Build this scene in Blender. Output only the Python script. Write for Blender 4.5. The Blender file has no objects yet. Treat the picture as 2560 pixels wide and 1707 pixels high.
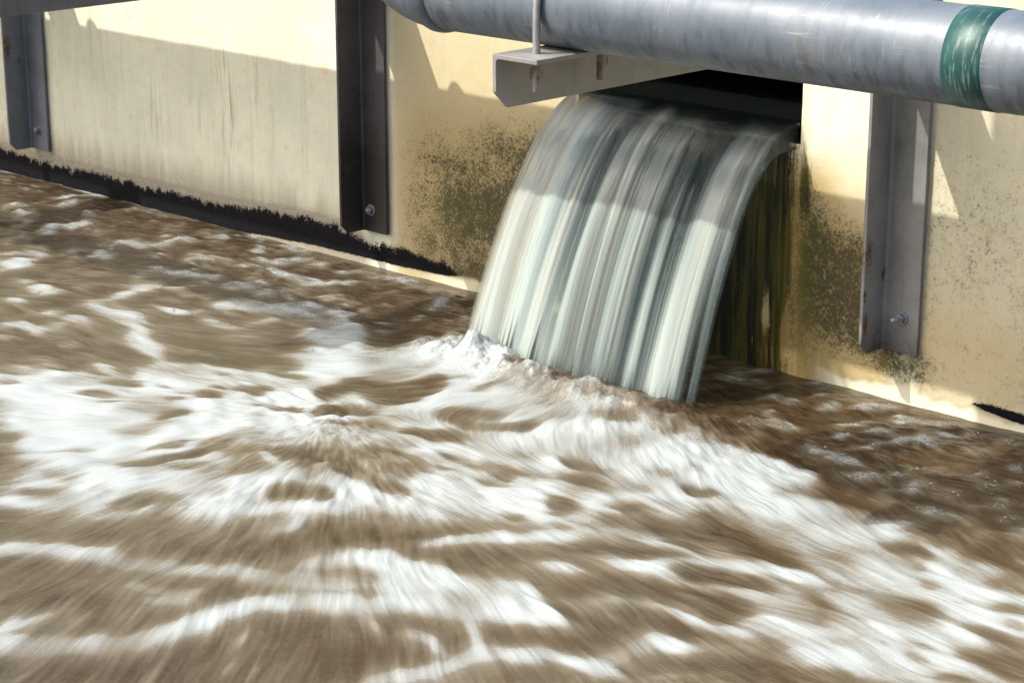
import bpy, bmesh, math
import numpy as np
from mathutils import Vector, Matrix

# ------------------------------------------------------------------ camera, sky, sun, exposure
scn = bpy.context.scene
cam_d = bpy.data.cameras.new('camera')
cam = bpy.data.objects.new('camera', cam_d)
scn.collection.objects.link(cam)
CAM = Vector((3.7934, -5.6276, 2.1817))
FWD = Vector((-0.6628, 0.6915, -0.2871)).normalized()
RIGHT = Vector((0.7219, 0.6920, 0.0)).normalized()
UP = RIGHT.cross(FWD).normalized()
m = Matrix((RIGHT, UP, -FWD)).transposed().to_4x4()
m.translation = CAM
cam.matrix_world = m
cam_d.sensor_width = 36.0
cam_d.lens = 76.53
cam_d.clip_start = 0.05
cam_d.clip_end = 500.0
scn.camera = cam

SUN_A, SUN_B = 0.74, 1.48            # the sun stands toward (-A, -1, +B)
sdir = Vector((-SUN_A, -1.0, SUN_B)).normalized()
elev = math.asin(sdir.z)
rot = math.atan2(sdir.x, sdir.y)
world = bpy.data.worlds.new('World')
scn.world = world
world.use_nodes = True
wn = world.node_tree.nodes
wn.clear()
sky = wn.new('ShaderNodeTexSky')
sky.sky_type = 'NISHITA'
sky.sun_disc = False
sky.sun_elevation = elev
sky.sun_rotation = rot
sky.dust_density = 5.0
sky.air_density = 1.0
sky.ozone_density = 0.2
bg = wn.new('ShaderNodeBackground')
bg.inputs['Strength'].default_value = 0.15
wo = wn.new('ShaderNodeOutputWorld')
world.node_tree.links.new(sky.outputs[0], bg.inputs[0])
world.node_tree.links.new(bg.outputs[0], wo.inputs[0])

sun_d = bpy.data.lights.new('sun', 'SUN')
sun_d.energy = 2.9
sun_d.angle = math.radians(0.55)
sun_d.color = (1.0, 0.965, 0.88)
sun = bpy.data.objects.new('sun', sun_d)
sun.rotation_euler = (-sdir).to_track_quat('-Z', 'Y').to_euler()
sun.location = (-6, -8, 12)
scn.collection.objects.link(sun)

scn.view_settings.view_transform = 'Standard'
scn.view_settings.look = 'None'
scn.view_settings.gamma = 1.0
scn.view_settings.exposure = 0.98
scn.cycles.max_bounces = 8
scn.cycles.transparent_max_bounces = 12

# ------------------------------------------------------------------ helpers
def link(o):
    scn.collection.objects.link(o)
    return o

def tag(o, label=None, cat=None, group=None, kind=None):
    if label: o['label'] = label
    if cat: o['category'] = cat
    if group: o['group'] = group
    if kind: o['kind'] = kind
    return o

def empty(name, loc):
    o = bpy.data.objects.new(name, None)
    o.location = loc
    o.empty_display_size = 0.1
    return link(o)

def obj_bm(name, bm, mat, parent=None, smooth=False):
    me = bpy.data.meshes.new(name)
    bmesh.ops.recalc_face_normals(bm, faces=bm.faces)
    if parent is not None:                       # geometry is written in world metres; keep the parent's origin at its base
        bmesh.ops.translate(bm, verts=bm.verts, vec=-world_loc(parent))
    bm.to_mesh(me)
    bm.free()
    if smooth:
        me.polygons.foreach_set('use_smooth', [True] * len(me.polygons))
    if mat: me.materials.append(mat)
    o = bpy.data.objects.new(name, me)
    link(o)
    if parent is not None: o.parent = parent
    return o

def world_loc(o):
    v = Vector(o.location)
    while o.parent is not None:
        o = o.parent
        v = v + Vector(o.location)
    return v

def prism(bm, poly, axis, lo, hi):
    """extrude a 2D polygon along an axis: 'x' takes (y,z), 'y' takes (x,z), 'z' takes (x,y)"""
    def mk(p, t):
        return {'x': (t, p[0], p[1]), 'y': (p[0], t, p[1]), 'z': (p[0], p[1], t)}[axis]
    a = [bm.verts.new(mk(p, lo)) for p in poly]
    b = [bm.verts.new(mk(p, hi)) for p in poly]
    n = len(poly)
    bm.faces.new(a[::-1]); bm.faces.new(b)
    for i in range(n):
        bm.faces.new((a[i], a[(i + 1) % n], b[(i + 1) % n], b[i]))
    return a, b

def tube(bm, path, radii, seg=48, caps=True):
    """sweep circles along a path of points; radii scalar or per point"""
    path = [Vector(p) for p in path]
    if not hasattr(radii, '__len__'): radii = [radii] * len(path)
    rings = []
    ref = None
    for i, p in enumerate(path):
        if i == 0: t = path[1] - path[0]
        elif i == len(path) - 1: t = path[-1] - path[-2]
        else: t = (path[i + 1] - p).normalized() + (p - path[i - 1]).normalized()
        t.normalize()
        if ref is None:
            ref = Vector((0, 1, 0)) if abs(t.y) < 0.9 else Vector((0, 0, 1))
        u = (ref - t * ref.dot(t)).normalized()
        ref = u
        v = t.cross(u)
        rings.append([bm.verts.new(p + radii[i] * (math.cos(2 * math.pi * k / seg) * u + math.sin(2 * math.pi * k / seg) * v)) for k in range(seg)])
    for a, b in zip(rings[:-1], rings[1:]):
        for k in range(seg):
            bm.faces.new((a[k], a[(k + 1) % seg], b[(k + 1) % seg], b[k]))
    if caps:
        bm.faces.new(rings[0][::-1]); bm.faces.new(rings[-1])
    return rings

def bevel(bm, w, seg=2):
    bmesh.ops.recalc_face_normals(bm, faces=bm.faces)
    es = [e for e in bm.edges if len(e.link_faces) == 2 and e.calc_face_angle(0) > 0.6]
    bmesh.ops.bevel(bm, geom=es, offset=w, segments=seg, affect='EDGES', profile=0.5, clamp_overlap=True)

rng = np.random.default_rng(7)
_LAT = [rng.random((256, 256)).astype(np.float32) for _ in range(8)]
def vnoise(x, y, seed=0):
    L = _LAT[seed % 8]
    x = x + 17.3 * seed; y = y + 9.1 * seed
    xi = np.floor(x).astype(np.int32); yi = np.floor(y).astype(np.int32)
    fx = (x - xi).astype(np.float32); fy = (y - yi).astype(np.float32)
    fx = fx * fx * fx * (fx * (fx * 6 - 15) + 10); fy = fy * fy * fy * (fy * (fy * 6 - 15) + 10)
    x0 = xi & 255; x1 = (xi + 1) & 255; y0 = yi & 255; y1 = (yi + 1) & 255
    return (L[x0, y0] * (1 - fx) + L[x1, y0] * fx) * (1 - fy) + (L[x0, y1] * (1 - fx) + L[x1, y1] * fx) * fy
def fbm(x, y, seed=0, oct=4, gain=0.5):
    s = 0; a = 1.0; t = 0
    for o in range(oct):
        s = s + a * vnoise(x * 2 ** o, y * 2 ** o, seed + o); t += a; a *= gain
    return s / t
def sstep(a, b, x):
    t = np.clip((x - a) / (b - a), 0, 1)
    return t * t * (3 - 2 * t)

def grid_mesh(name, X, Y, Z, attrs, mat, keep=None, parent=None):
    """X,Y,Z 2D arrays -> quad mesh; attrs: name -> 2D array (float) or 3D (rgba)"""
    ni, nj = X.shape
    me = bpy.data.meshes.new(name)
    co = np.stack([X, Y, Z], -1).reshape(-1, 3).astype(np.float32)
    if parent is not None: co = co - np.array(world_loc(parent), np.float32)
    idx = np.arange(ni * nj, dtype=np.int32).reshape(ni, nj)
    q = np.stack([idx[:-1, :-1], idx[1:, :-1], idx[1:, 1:], idx[:-1, 1:]], -1).reshape(-1, 4)
    if keep is not None: q = q[keep.reshape(-1)]
    me.vertices.add(len(co)); me.vertices.foreach_set('co', co.ravel())
    me.loops.add(len(q) * 4); me.loops.foreach_set('vertex_index', q.ravel())
    me.polygons.add(len(q))
    me.polygons.foreach_set('loop_start', np.arange(0, len(q) * 4, 4, dtype=np.int32))
    me.polygons.foreach_set('use_smooth', np.ones(len(q), bool))
    me.update(calc_edges=True)
    for k, v in attrs.items():
        if v.ndim == 2:
            at = me.attributes.new(k, 'FLOAT', 'POINT'); at.data.foreach_set('value', v.astype(np.float32).ravel())
        else:
            at = me.attributes.new(k, 'FLOAT_COLOR', 'POINT'); at.data.foreach_set('color', v.astype(np.float32).ravel())
    me.materials.append(mat)
    o = bpy.data.objects.new(name, me)
    link(o)
    if parent is not None: o.parent = parent
    return o

class NT:
    """small node-graph writer"""
    def __init__(s, name):
        s.mat = bpy.data.materials.new(name); s.mat.use_nodes = True
        s.t = s.mat.node_tree; s.t.nodes.clear()
        s.out = s.t.nodes.new('ShaderNodeOutputMaterial')
        s._pos = None
    def n(s, typ, **kw):
        nd = s.t.nodes.new(typ)
        for k, v in kw.items(): setattr(nd, k, v)
        return nd
    def link(s, a, b): s.t.links.new(a, b)
    def put(s, sock, v):
        if isinstance(v, bpy.types.NodeSocket): s.link(v, sock)
        elif isinstance(v, (tuple, list)): sock.default_value = tuple(v) if len(v) != 3 or sock.type == 'VECTOR' else (*v, 1)
        else: sock.default_value = v
    def pos(s):
        if s._pos is None: s._pos = s.n('ShaderNodeNewGeometry').outputs['Position']
        return s._pos
    def map(s, scale, loc=(0, 0, 0), rot=(0, 0, 0)):
        mp = s.n('ShaderNodeMapping'); s.link(s.pos(), mp.inputs[0])
        mp.inputs['Scale'].default_value = scale; mp.inputs['Location'].default_value = loc; mp.inputs['Rotation'].default_value = rot
        return mp.outputs[0]
    def noise(s, scale, detail=4, rough=0.55, vec=None, dist=0.0):
        nd = s.n('ShaderNodeTexNoise'); s.link(vec if vec is not None else s.pos(), nd.inputs['Vector'])
        nd.inputs['Scale'].default_value = scale; nd.inputs['Detail'].default_value = detail
        nd.inputs['Roughness'].default_value = rough; nd.inputs['Distortion'].default_value = dist
        return nd.outputs['Fac']
    def math(s, op, a, b=0.0, c=0.0, clamp=False):
        nd = s.n('ShaderNodeMath', operation=op, use_clamp=clamp)
        s.put(nd.inputs[0], a); s.put(nd.inputs[1], b); s.put(nd.inputs[2], c)
        return nd.outputs[0]
    def ss(s, x, a, b, lo=0.0, hi=1.0):
        nd = s.n('ShaderNodeMapRange', interpolation_type='SMOOTHSTEP')
        s.put(nd.inputs['Value'], x); s.put(nd.inputs['From Min'], a); s.put(nd.inputs['From Max'], b)
        s.put(nd.inputs['To Min'], lo); s.put(nd.inputs['To Max'], hi)
        return nd.outputs['Result']
    def mix(s, f, a, b, blend='MIX'):
        nd = s.n('ShaderNodeMix', data_type='RGBA', blend_type=blend)
        s.put(nd.inputs['Factor'], f); s.put(nd.inputs['A'], a); s.put(nd.inputs['B'], b)
        return nd.outputs['Result']
    def attr(s, name, out='Fac'):
        nd = s.n('ShaderNodeAttribute', attribute_name=name)
        return nd.outputs[out]
    def sep(s, c):
        nd = s.n('ShaderNodeSeparateColor'); s.link(c, nd.inputs[0]); return nd.outputs
    def xyz(s):
        nd = s.n('ShaderNodeSeparateXYZ'); s.link(s.pos(), nd.inputs[0]); return nd.outputs
    def bump(s, h, strength=0.5, dist=0.01):
        nd = s.n('ShaderNodeBump'); s.link(h, nd.inputs['Height'])
        nd.inputs['Strength'].default_value = strength; nd.inputs['Distance'].default_value = dist
        return nd.outputs[0]
    def principled(s, **kw):
        p = s.n('ShaderNodeBsdfPrincipled')
        for k, v in kw.items(): s.put(p.inputs[k.replace('_', ' ')], v)
        return p
    def done(s, shader):
        s.link(shader, s.out.inputs['Surface']); return s.mat

# ------------------------------------------------------------------ the layout (metres; wall face y=0, x along it, water z=0)
POSTS = (-4.663, -2.397, 0.040)
ZB = (0.151, 0.145, 0.170)
FD, FW, TH = 0.138, 0.142, 0.012
ARM_Z, ARM_L, ARM_H, ARM_W = 1.312, 1.769, 0.140, 0.140
PIPE_Y, PIPE_Z, PIPE_R = -1.571, 1.4225, 0.1095
X0, X1, SILL, LINT = -1.275, -0.310, 0.775, 1.20      # the outlet in the wall

# ------------------------------------------------------------------ materials
def mat_wall():
    t = NT('painted concrete')
    A = t.sep(t.attr('mask_a', 'Color')); B = t.sep(t.attr('mask_b', 'Color')); Cc = t.sep(t.attr('mask_c', 'Color'))
    tar, mold, moss = A[0], A[1], A[2]
    tan, orange, wet = B[0], B[1], B[2]
    grime_gap_shade, pale, streak = Cc[0], Cc[1], Cc[2]
    nl = t.noise(3.0, 5, 0.6)
    nm = t.noise(14.0, 6, 0.65)
    nf = t.noise(110.0, 8, 0.75)
    nv = t.noise(1.0, 5, 0.6, vec=t.map((26, 26, 1.6)))
    nv2 = t.noise(1.0, 6, 0.7, vec=t.map((70, 70, 3.0), loc=(3, 1, 2)))
    col = t.mix(t.ss(nl, 0.35, 0.65), (0.75, 0.74, 0.575), (0.67, 0.665, 0.52))
    col = t.mix(t.ss(nm, 0.53, 0.72, 0, 0.55), col, (0.66, 0.53, 0.27))
    col = t.mix(t.ss(nv, 0.5, 0.75, 0, 0.30), col, (0.45, 0.42, 0.31))
    col = t.mix(t.math('MULTIPLY', streak, t.ss(nv2, 0.47, 0.68)), col, (0.16, 0.14, 0.10))
    col = t.mix(tan, col, t.mix(nm, (0.42, 0.32, 0.15), (0.58, 0.46, 0.24)))
    col = t.mix(t.math('MULTIPLY', grime_gap_shade, t.ss(nf, 0.25, 0.7, 0.55, 1.0)), col, (0.22, 0.19, 0.145))
    # speckled mould
    th = t.math('SUBTRACT', 0.645, t.math('MULTIPLY', mold, 0.215))
    sp = t.ss(t.math('ADD', t.math('MULTIPLY', nf, 0.72), t.math('MULTIPLY', t.noise(24, 5, 0.6), 0.28)), t.math('SUBTRACT', th, 0.085), t.math('ADD', th, 0.085))
    sp = t.math('MULTIPLY', sp, t.ss(mold, 0.02, 0.2))
    col = t.mix(t.math('MULTIPLY', mold, t.ss(nm, 0.3, 0.65, 0.45, 1.0), clamp=True), col, (0.33, 0.265, 0.115))
    col = t.mix(t.math('MULTIPLY', sp, 0.9), col, t.mix(t.ss(mold, 0.2, 0.5), (0.20, 0.155, 0.08), (0.045, 0.037, 0.018)))
    col = t.mix(t.math('MULTIPLY', moss, t.ss(nf, 0.36, 0.6)), col, (0.10, 0.105, 0.018))
    col = t.mix(t.math('MULTIPLY', orange, t.ss(t.math('ADD', t.math('MULTIPLY', nf, .5), t.math('MULTIPLY', nv, .5)), 0.3, 0.6)), col, (0.33, 0.20, 0.05))
    # stripped bright paint just over the water
    col = t.mix(pale, col, (0.80, 0.74, 0.54))
    wn_ = t.math('ADD', t.math('MULTIPLY', t.math('SUBTRACT', nf, 0.5), 0.7), t.math('MULTIPLY', t.math('SUBTRACT', nv2, 0.5), 1.5))
    wetm = t.ss(t.math('ADD', wet, wn_), 0.30, 0.72)
    wcol = t.mix(t.ss(nv, 0.42, 0.62), (0.006, 0.006, 0.004), (0.048, 0.052, 0.006))
    wcol = t.mix(t.math('MULTIPLY', t.ss(nv2, 0.47, 0.66), t.ss(t.xyz()[0], -0.60, -0.38, 0.06, 0.95)), wcol, t.mix(nf, (0.10, 0.052, 0.010), (0.22, 0.145, 0.035)))
    col = t.mix(wetm, col, wcol)
    nt = t.math('ADD', t.math('MULTIPLY', t.noise(150, 6, 0.8), 0.7), t.math('MULTIPLY', t.noise(28, 6, 0.7, vec=t.map((1, 1, .5))), 0.3))
    tarm = t.ss(t.math('ADD', tar, t.math('MULTIPLY', t.math('SUBTRACT', nt, 0.5), 2.2)), 0.42, 0.58)
    col = t.mix(tarm, col, t.mix(nf, (0.003, 0.003, 0.004), (0.012, 0.012, 0.014)))
    rough = t.math('SUBTRACT', 0.85, t.math('MULTIPLY', wetm, 0.5))
    h = t.math('ADD', t.math('MULTIPLY', nf, 0.4), t.math('MULTIPLY', nm, 0.5))
    h = t.math('ADD', h, t.math('MULTIPLY', tarm, t.math('MULTIPLY', t.noise(45, 5, .7), 2.2)))
    h = t.math('SUBTRACT', h, t.math('MULTIPLY', sp, 0.35))
    p = t.principled(Base_Color=col, Roughness=rough, Normal=t.bump(h, 0.55, 0.006))
    t.put(p.inputs['Specular IOR Level'], t.math('ADD', t.math('MULTIPLY', tarm, -0.22), 0.3))
    return t.done(p.outputs[0])

def mat_steel(name, base, dirt_lo, dirt_hi, dirt, rust_spots, metallic=0.18):
    """weathered galvanised steel; dirt builds up below dirt_hi; rust_spots = (x, y, z, r)"""
    t = NT(name)
    z = t.xyz()[2]
    nl = t.noise(9, 6, 0.65); nf = t.noise(70, 6, 0.7); nv = t.noise(1.0, 6, 0.7, vec=t.map((40, 40, 4)))
    col = t.mix(t.ss(nl, 0.3, 0.7), tuple(c * 0.78 for c in base), tuple(c * 1.12 for c in base))
    col = t.mix(t.ss(nv, 0.52, 0.74, 0, 0.5), col, tuple(c * 0.45 for c in base))
    d = t.ss(z, dirt_lo, dirt_hi, 1.0, 0.0)
    d = t.math('MULTIPLY', t.ss(t.math('ADD', d, t.math('MULTIPLY', t.math('SUBTRACT', nl, 0.5), 1.3)), 0.25, 0.85), dirt, clamp=True)
    col = t.mix(d, col, t.mix(nf, (0.010, 0.009, 0.008), (0.035, 0.03, 0.024)))
    r = None
    for (x, y, zz, rad) in rust_spots:
        dn = t.n('ShaderNodeVectorMath', operation='DISTANCE'); t.link(t.map((1, 1, 0.42), loc=(0, 0, 0)), dn.inputs[0])
        dn.inputs[1].default_value = (x, y, zz * 0.42)
        k = t.ss(dn.outputs['Value'], 0.0, rad, 1.0, 0.0)
        r = k if r is None else t.math('MAXIMUM', r, k)
    met = t.math('MULTIPLY', t.math('SUBTRACT', 1.0, d), metallic)
    if r is not None:
        rm = t.ss(t.math('ADD', r, t.math('MULTIPLY', t.math('SUBTRACT', t.noise(70, 6, .8), 0.5), 2.4)), 0.42, 0.95)
        col = t.mix(rm, col, t.mix(nf, (0.045, 0.022, 0.012), (0.13, 0.060, 0.025)))
        met = t.math('MULTIPLY', met, t.math('SUBTRACT', 1.0, rm))
    p = t.principled(Base_Color=col, Metallic=met, Roughness=t.ss(nl, 0.2, 0.8, 0.42, 0.66), Normal=t.bump(t.math('ADD', nf, t.math('MULTIPLY', nl, 1.5)), 0.12, 0.004))
    return t.done(p.outputs[0])

def mat_pipe():
    t = NT('weathered grey pipe')
    x = t.xyz()
    nl = t.noise(5, 6, 0.65); nf = t.noise(90, 5, 0.7)
    nr = t.noise(1.0, 6, 0.7, vec=t.map((38, 13, 13)))                 # smears running round the pipe
    ns = t.noise(1.0, 4, 0.6, vec=t.map((9, 150, 150), rot=(0, 0.35, 0.5)))
    ns2 = t.noise(1.0, 4, 0.6, vec=t.map((120, 14, 14), rot=(0.4, -0.5, 0.2)))
    col = t.mix(t.ss(nl, 0.3, 0.7), (0.075, 0.098, 0.125), (0.125, 0.150, 0.180))
    low = t.ss(x[2], PIPE_Z - 0.10, PIPE_Z + 0.06, 1.0, 0.25)            # shade of the underside painted in: smears and stain deepen on the lower half
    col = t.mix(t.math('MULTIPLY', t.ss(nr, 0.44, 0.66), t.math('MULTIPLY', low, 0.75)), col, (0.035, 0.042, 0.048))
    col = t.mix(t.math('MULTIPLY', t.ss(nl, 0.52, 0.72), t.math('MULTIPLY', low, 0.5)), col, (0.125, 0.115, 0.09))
    scr = t.math('ADD', t.math('MULTIPLY', t.ss(ns, 0.60, 0.72), t.ss(nl, 0.45, 0.62)), t.math('MULTIPLY', t.ss(ns2, 0.61, 0.73), t.ss(t.noise(7, 3, .6), 0.48, 0.6)), clamp=True)
    col = t.mix(t.math('MULTIPLY', scr, 0.42), col, (0.36, 0.37, 0.37))
    p = t.principled(Base_Color=col, Metallic=0.10, Roughness=t.ss(nr, 0.25, 0.75, 0.36, 0.52), Normal=t.bump(t.math('ADD', nr, t.math('MULTIPLY', scr, 0.5)), 0.08, 0.003))
    return t.done(p.outputs[0])

def mat_tape():
    t = NT('green band paint')
    ns = t.noise(1.0, 5, 0.7, vec=t.map((120, 14, 14), rot=(0.4, -0.5, 0.2))); nl = t.noise(22, 6, 0.7)
    col = t.mix(t.ss(nl, 0.35, 0.7), (0.003, 0.038, 0.036), (0.008, 0.070, 0.062))
    col = t.mix(t.ss(ns, 0.53, 0.66, 0, 0.75), col, (0.13, 0.19, 0.17))
    p = t.principled(Base_Color=col, Roughness=t.ss(nl, 0.2, 0.8, 0.3, 0.5))
    return t.done(p.outputs[0])

def mat_plain(name, col, rough=0.5, metallic=0.0):
    t = NT(name)
    nf = t.noise(40, 5, 0.7)
    c = t.mix(t.ss(nf, 0.3, 0.7), tuple(v * 0.75 for v in col), tuple(v * 1.15 for v in col))
    p = t.principled(Base_Color=c, Roughness=rough, Metallic=metallic, Normal=t.bump(nf, 0.1, 0.003))
    return t.done(p.outputs[0])

def mat_water():
    t = NT('turbid water and foam')
    f = t.attr('foam'); hair = t.attr('hair')
    nf = t.noise(160, 3, 0.6); nm = t.noise(5.0, 4, 0.6)
    fine = t.noise(420, 2, 0.5)
    aer = t.attr('aer')
    brown = t.mix(t.ss(nm, 0.3, 0.7), t.mix(aer, (0.026, 0.0145, 0.0065), (0.028, 0.018, 0.0078)), t.mix(aer, (0.040, 0.023, 0.011), (0.044, 0.031, 0.014)))
    brown = t.mix(t.ss(t.noise(1.0, 4, 0.7, vec=t.map((45, 45, 10))), 0.42, 0.68, 0, 0.5), brown, t.mix(aer, (0.055, 0.033, 0.016), (0.064, 0.044, 0.021)))
    brown = t.mix(t.ss(hair, 0.35, 0.7, 0, 0.30), brown, (0.080, 0.064, 0.040))
    ff = t.math('ADD', f, t.math('MULTIPLY', t.math('SUBTRACT', hair, 0.5), t.math('MULTIPLY', t.math('MULTIPLY', f, t.math('SUBTRACT', 1.0, f)), 1.25)), clamp=True)
    vo = t.n('ShaderNodeTexVoronoi', feature='DISTANCE_TO_EDGE'); t.link(t.pos(), vo.inputs['Vector']); vo.inputs['Scale'].default_value = 75.0
    vo.inputs['Randomness'].default_value = 1.0
    near = t.ss(t.xyz()[1], -1.0, -0.55)              # slower water by the wall: the foam shows its bubbles
    holes = t.math('MULTIPLY', t.ss(vo.outputs['Distance'], 0.05, 0.25), t.math('MULTIPLY', near, 0.32))
    ff = t.math('SUBTRACT', ff, t.math('MULTIPLY', holes, ff), clamp=True)
    white = t.mix(t.ss(f, 0.35, 0.98), (0.195, 0.172, 0.125), (0.318, 0.352, 0.358))
    col = t.mix(ff, brown, white)
    rough = t.ss(ff, 0.1, 0.8, 0.07, 0.30)
    h = t.math('ADD', t.math('MULTIPLY', nf, 0.6), t.math('MULTIPLY', fine, 0.4))
    h = t.math('ADD', h, t.math('MULTIPLY', hair, 0.45))
    p = t.principled(Base_Color=col, Roughness=rough, Normal=t.bump(h, 0.35, 0.006), IOR=1.33)
    p.inputs['Specular IOR Level'].default_value = 0.5
    return t.done(p.outputs[0])

def mat_fall():
    t = NT('falling water')
    s = t.attr('streak'); a = t.attr('alpha'); fine = t.attr('fine')
    col = t.mix(s, (0.017, 0.034, 0.040), (0.40, 0.465, 0.435))
    col = t.mix(t.attr('tint'), col, (0.05, 0.095, 0.12))
    col = t.mix(t.attr('mud'), col, (0.34, 0.30, 0.22))
    col = t.mix(t.attr('clear'), col, (0.006, 0.008, 0.007))
    p = t.principled(Base_Color=col, Roughness=t.ss(s, 0.1, 0.9, 0.05, 0.16), IOR=1.33, Normal=t.bump(t.math('ADD', fine, t.noise(60, 3, .6)), 0.25, 0.004))
    p.inputs['Specular IOR Level'].default_value = 0.6
    p.subsurface_method = 'BURLEY'
    p.inputs['Subsurface Weight'].default_value = 0.75
    p.inputs['Subsurface Radius'].default_value = (1.0, 1.0, 0.95)
    p.inputs['Subsurface Scale'].default_value = 0.045
    tr = t.n('ShaderNodeBsdfTranslucent'); t.put(tr.inputs['Color'], col)
    mx = t.n('ShaderNodeMixShader'); mx.inputs[0].default_value = 0.28
    t.link(p.outputs[0], mx.inputs[1]); t.link(tr.outputs[0], mx.inputs[2])
    tp = t.n('ShaderNodeBsdfTransparent'); tp.inputs[0].default_value = (0.86, 0.90, 0.88, 1)
    m2 = t.n('ShaderNodeMixShader'); t.put(m2.inputs[0], a)
    t.link(tp.outputs[0], m2.inputs[1]); t.link(mx.outputs[0], m2.inputs[2])
    return t.done(m2.outputs[0])

M_WALL = mat_wall()
M_PIPE = mat_pipe()
M_TAPE = mat_tape()
M_BOLT = mat_plain('zinc bolt', (0.26, 0.27, 0.29), 0.45, 0.6)
M_ROD = mat_plain('galvanised rod', (0.36, 0.37, 0.38), 0.40, 0.6)
M_RING = mat_plain('dark weld ring', (0.07, 0.085, 0.11), 0.4, 0.3)
M_WET = mat_plain('wet dark concrete', (0.030, 0.030, 0.024), 0.35)
M_WATER = mat_water()
M_FALL = mat_fall()

# ------------------------------------------------------------------ the concrete wall with its outlet
def axis_lines(lo, hi, step, far_lo, far_hi, must=()):
    c = list(np.arange(lo, hi + step / 2, step)) + list(must)
    s = step * 2; x = lo
    while x > far_lo:
        x -= s; s *= 1.35; c.append(max(x, far_lo))
    s = step * 2; x = hi
    while x < far_hi:
        x += s; s *= 1.35; c.append(min(x, far_hi))
    c = np.unique(np.round(np.array(c), 5))
    return c

def build_wall():
    xs = axis_lines(-5.3, 1.6, 0.009, -14.0, 9.0)
    xs = np.unique(np.round(np.where(np.abs(xs - X0) < 0.0046, X0, np.where(np.abs(xs - X1) < 0.0046, X1, xs)), 5))
    zs = np.unique(np.round(np.concatenate([np.arange(-0.35, SILL, 0.009), [SILL], np.arange(SILL + 0.009, LINT, 0.009), [LINT], np.arange(LINT + .009, 1.75, 0.03), [1.75]]), 5))
    X, Z = np.meshgrid(xs, zs, indexing='ij')
    g = lambda cx, cz, rx, rz: np.exp(-((X - cx) / rx) ** 2 - ((Z - cz) / rz) ** 2)
    n1 = fbm(X * 6, Z * 6, 1, 4); n2 = fbm(X * 22, Z * 22, 2, 4); nv = fbm(X * 30, Z * 2.2, 3, 4); n3 = fbm(X * 2.2, Z * 2.2, 4, 3)
    # black band along the waterline, left part
    top = np.interp(X, [-14, -5, -4.6, -3.93, -3.33, -2.77, -2.55, -2.38, -2.2, -2.05, -1.93, -1.86, -1.8], [.1, .1, .085, .092, .092, .127, .118, .085, .095, .085, .07, .05, -.2])
    bot = np.interp(X, [-14, -4.9, -4.5, -4.1, -3.4, -3.1, -2.7, -2.2, -1.95, -1.86], [-.2, -.2, -.02, -.2, -.2, .005, .022, .026, .034, .045])
    tar = sstep(-0.052, 0.040, top + .000 - Z + .030 * (nv - .5) + .02 * (n2 - .5)) * sstep(-0.012, 0.012, Z - bot)
    tar *= 1 - .38 * sstep(.60, .70, fbm(X * 34, Z * 24, 6, 3)) * sstep(-.055, -.0, Z - top)
    topr = np.interp(X, [.30, .38, .45, .55, .7, 9], [-.2, .055, .064, .060, .075, .08]); botr = np.interp(X, [.3, .42, .56, 9], [.06, .045, .027, .02])
    tar = np.maximum(tar, sstep(-0.022, 0.012, topr - Z) * sstep(-0.006, 0.006, Z - botr) * .93)
    # mould
    mold = np.zeros_like(X)
    left = sstep(-2.30, -2.05, X) * sstep(-1.15, -1.3, X)
    mold += left * sstep(.80, .45, Z - .10 * (X + 1.6)) * (0.50 + .72 * sstep(-2.15, -1.4, X)) * (.45 + 1.1 * n1)
    rt = sstep(-.34, -.27, X) * sstep(.16, .0, X)
    mold += rt * sstep(.74, .44, Z + .45 * (X + .28)) * sstep(.02, .22, Z) * (.75 + .9 * n1)
    far = sstep(.1, .22, X)
    mold += far * (.17 + .13 * sstep(.35, .65, n1)) * sstep(.03, .08, Z) * sstep(1.3, .5, Z)
    mold += g(.12, .12, .10, .06) * .6
    mold += .12 * sstep(-4.62, -4.75, X)
    pm = sstep(-2.2, -1.9, X) * sstep(.055, .03, Z + .02 * (n2 - .5)) * sstep(-1.25, -1.4, X)
    pr = sstep(-.26, -.1, X) * sstep(.052, .030, Z - .016 * sstep(.1, .0, np.abs(X - .1)) + .04 * (n2 - .5) + .022 * sstep(.25, .7, X))
    pale = np.maximum(pm * .7, pr * .95)
    mold *= (1 - pale)
    moss = .9 * g(-1.945, .44, .016, .09) + .95 * g(-1.80, .44, .016, .11) + .8 * g(-2.045, .16, .05, .045) + .5 * g(-1.74, .47, .02, .04)
    moss += .75 * sstep(-.36, -.31, X) * sstep(-.18, -.27, X) * sstep(.75, .5, Z) * sstep(.03, .2, Z) * (.5 + n1)
    moss += left * .35 * sstep(.5, .7, n1) * sstep(.55, .2, Z) + .45 * g(.08, .11, .06, .05) + .8 * g(-4.85, .02, .15, .02) + .8 * g(-3.55, .0, .25, .02)
    tan = left * .45 * sstep(.95, .45, Z) + .62 * sstep(-2.26, -2.2, X) * sstep(-1.1, -1.3, X) + .30 * far * (.4 + n3) + .95 * rt * sstep(.85, .5, Z) + .6 * far * sstep(.5, .2, Z) * n3
    tan += .30 * sstep(.30, .05, Z) * sstep(-2.4, -2.6, X)
    tan += 1.0 * sstep(-.60, -.50, X) * sstep(-.1, -.28, X) * sstep(.80, .6, Z)
    orange = 1.0 * g(-.33, .40, .040, .55) + .8 * sstep(-.46, -.36, X) * sstep(-.12, -.28, X) * sstep(.32, .04, Z) + .3 * sstep(-.3, -.2, X) * sstep(.2, -.1, X) * sstep(.2, .03, Z)
    wet = sstep(-1.40, -1.25, X) * sstep(-.26, -.40, X) * sstep(SILL + .06, SILL - .02, Z)
    wet = np.maximum(wet, .85 * g(-.285, .62, .03, .14))
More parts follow.
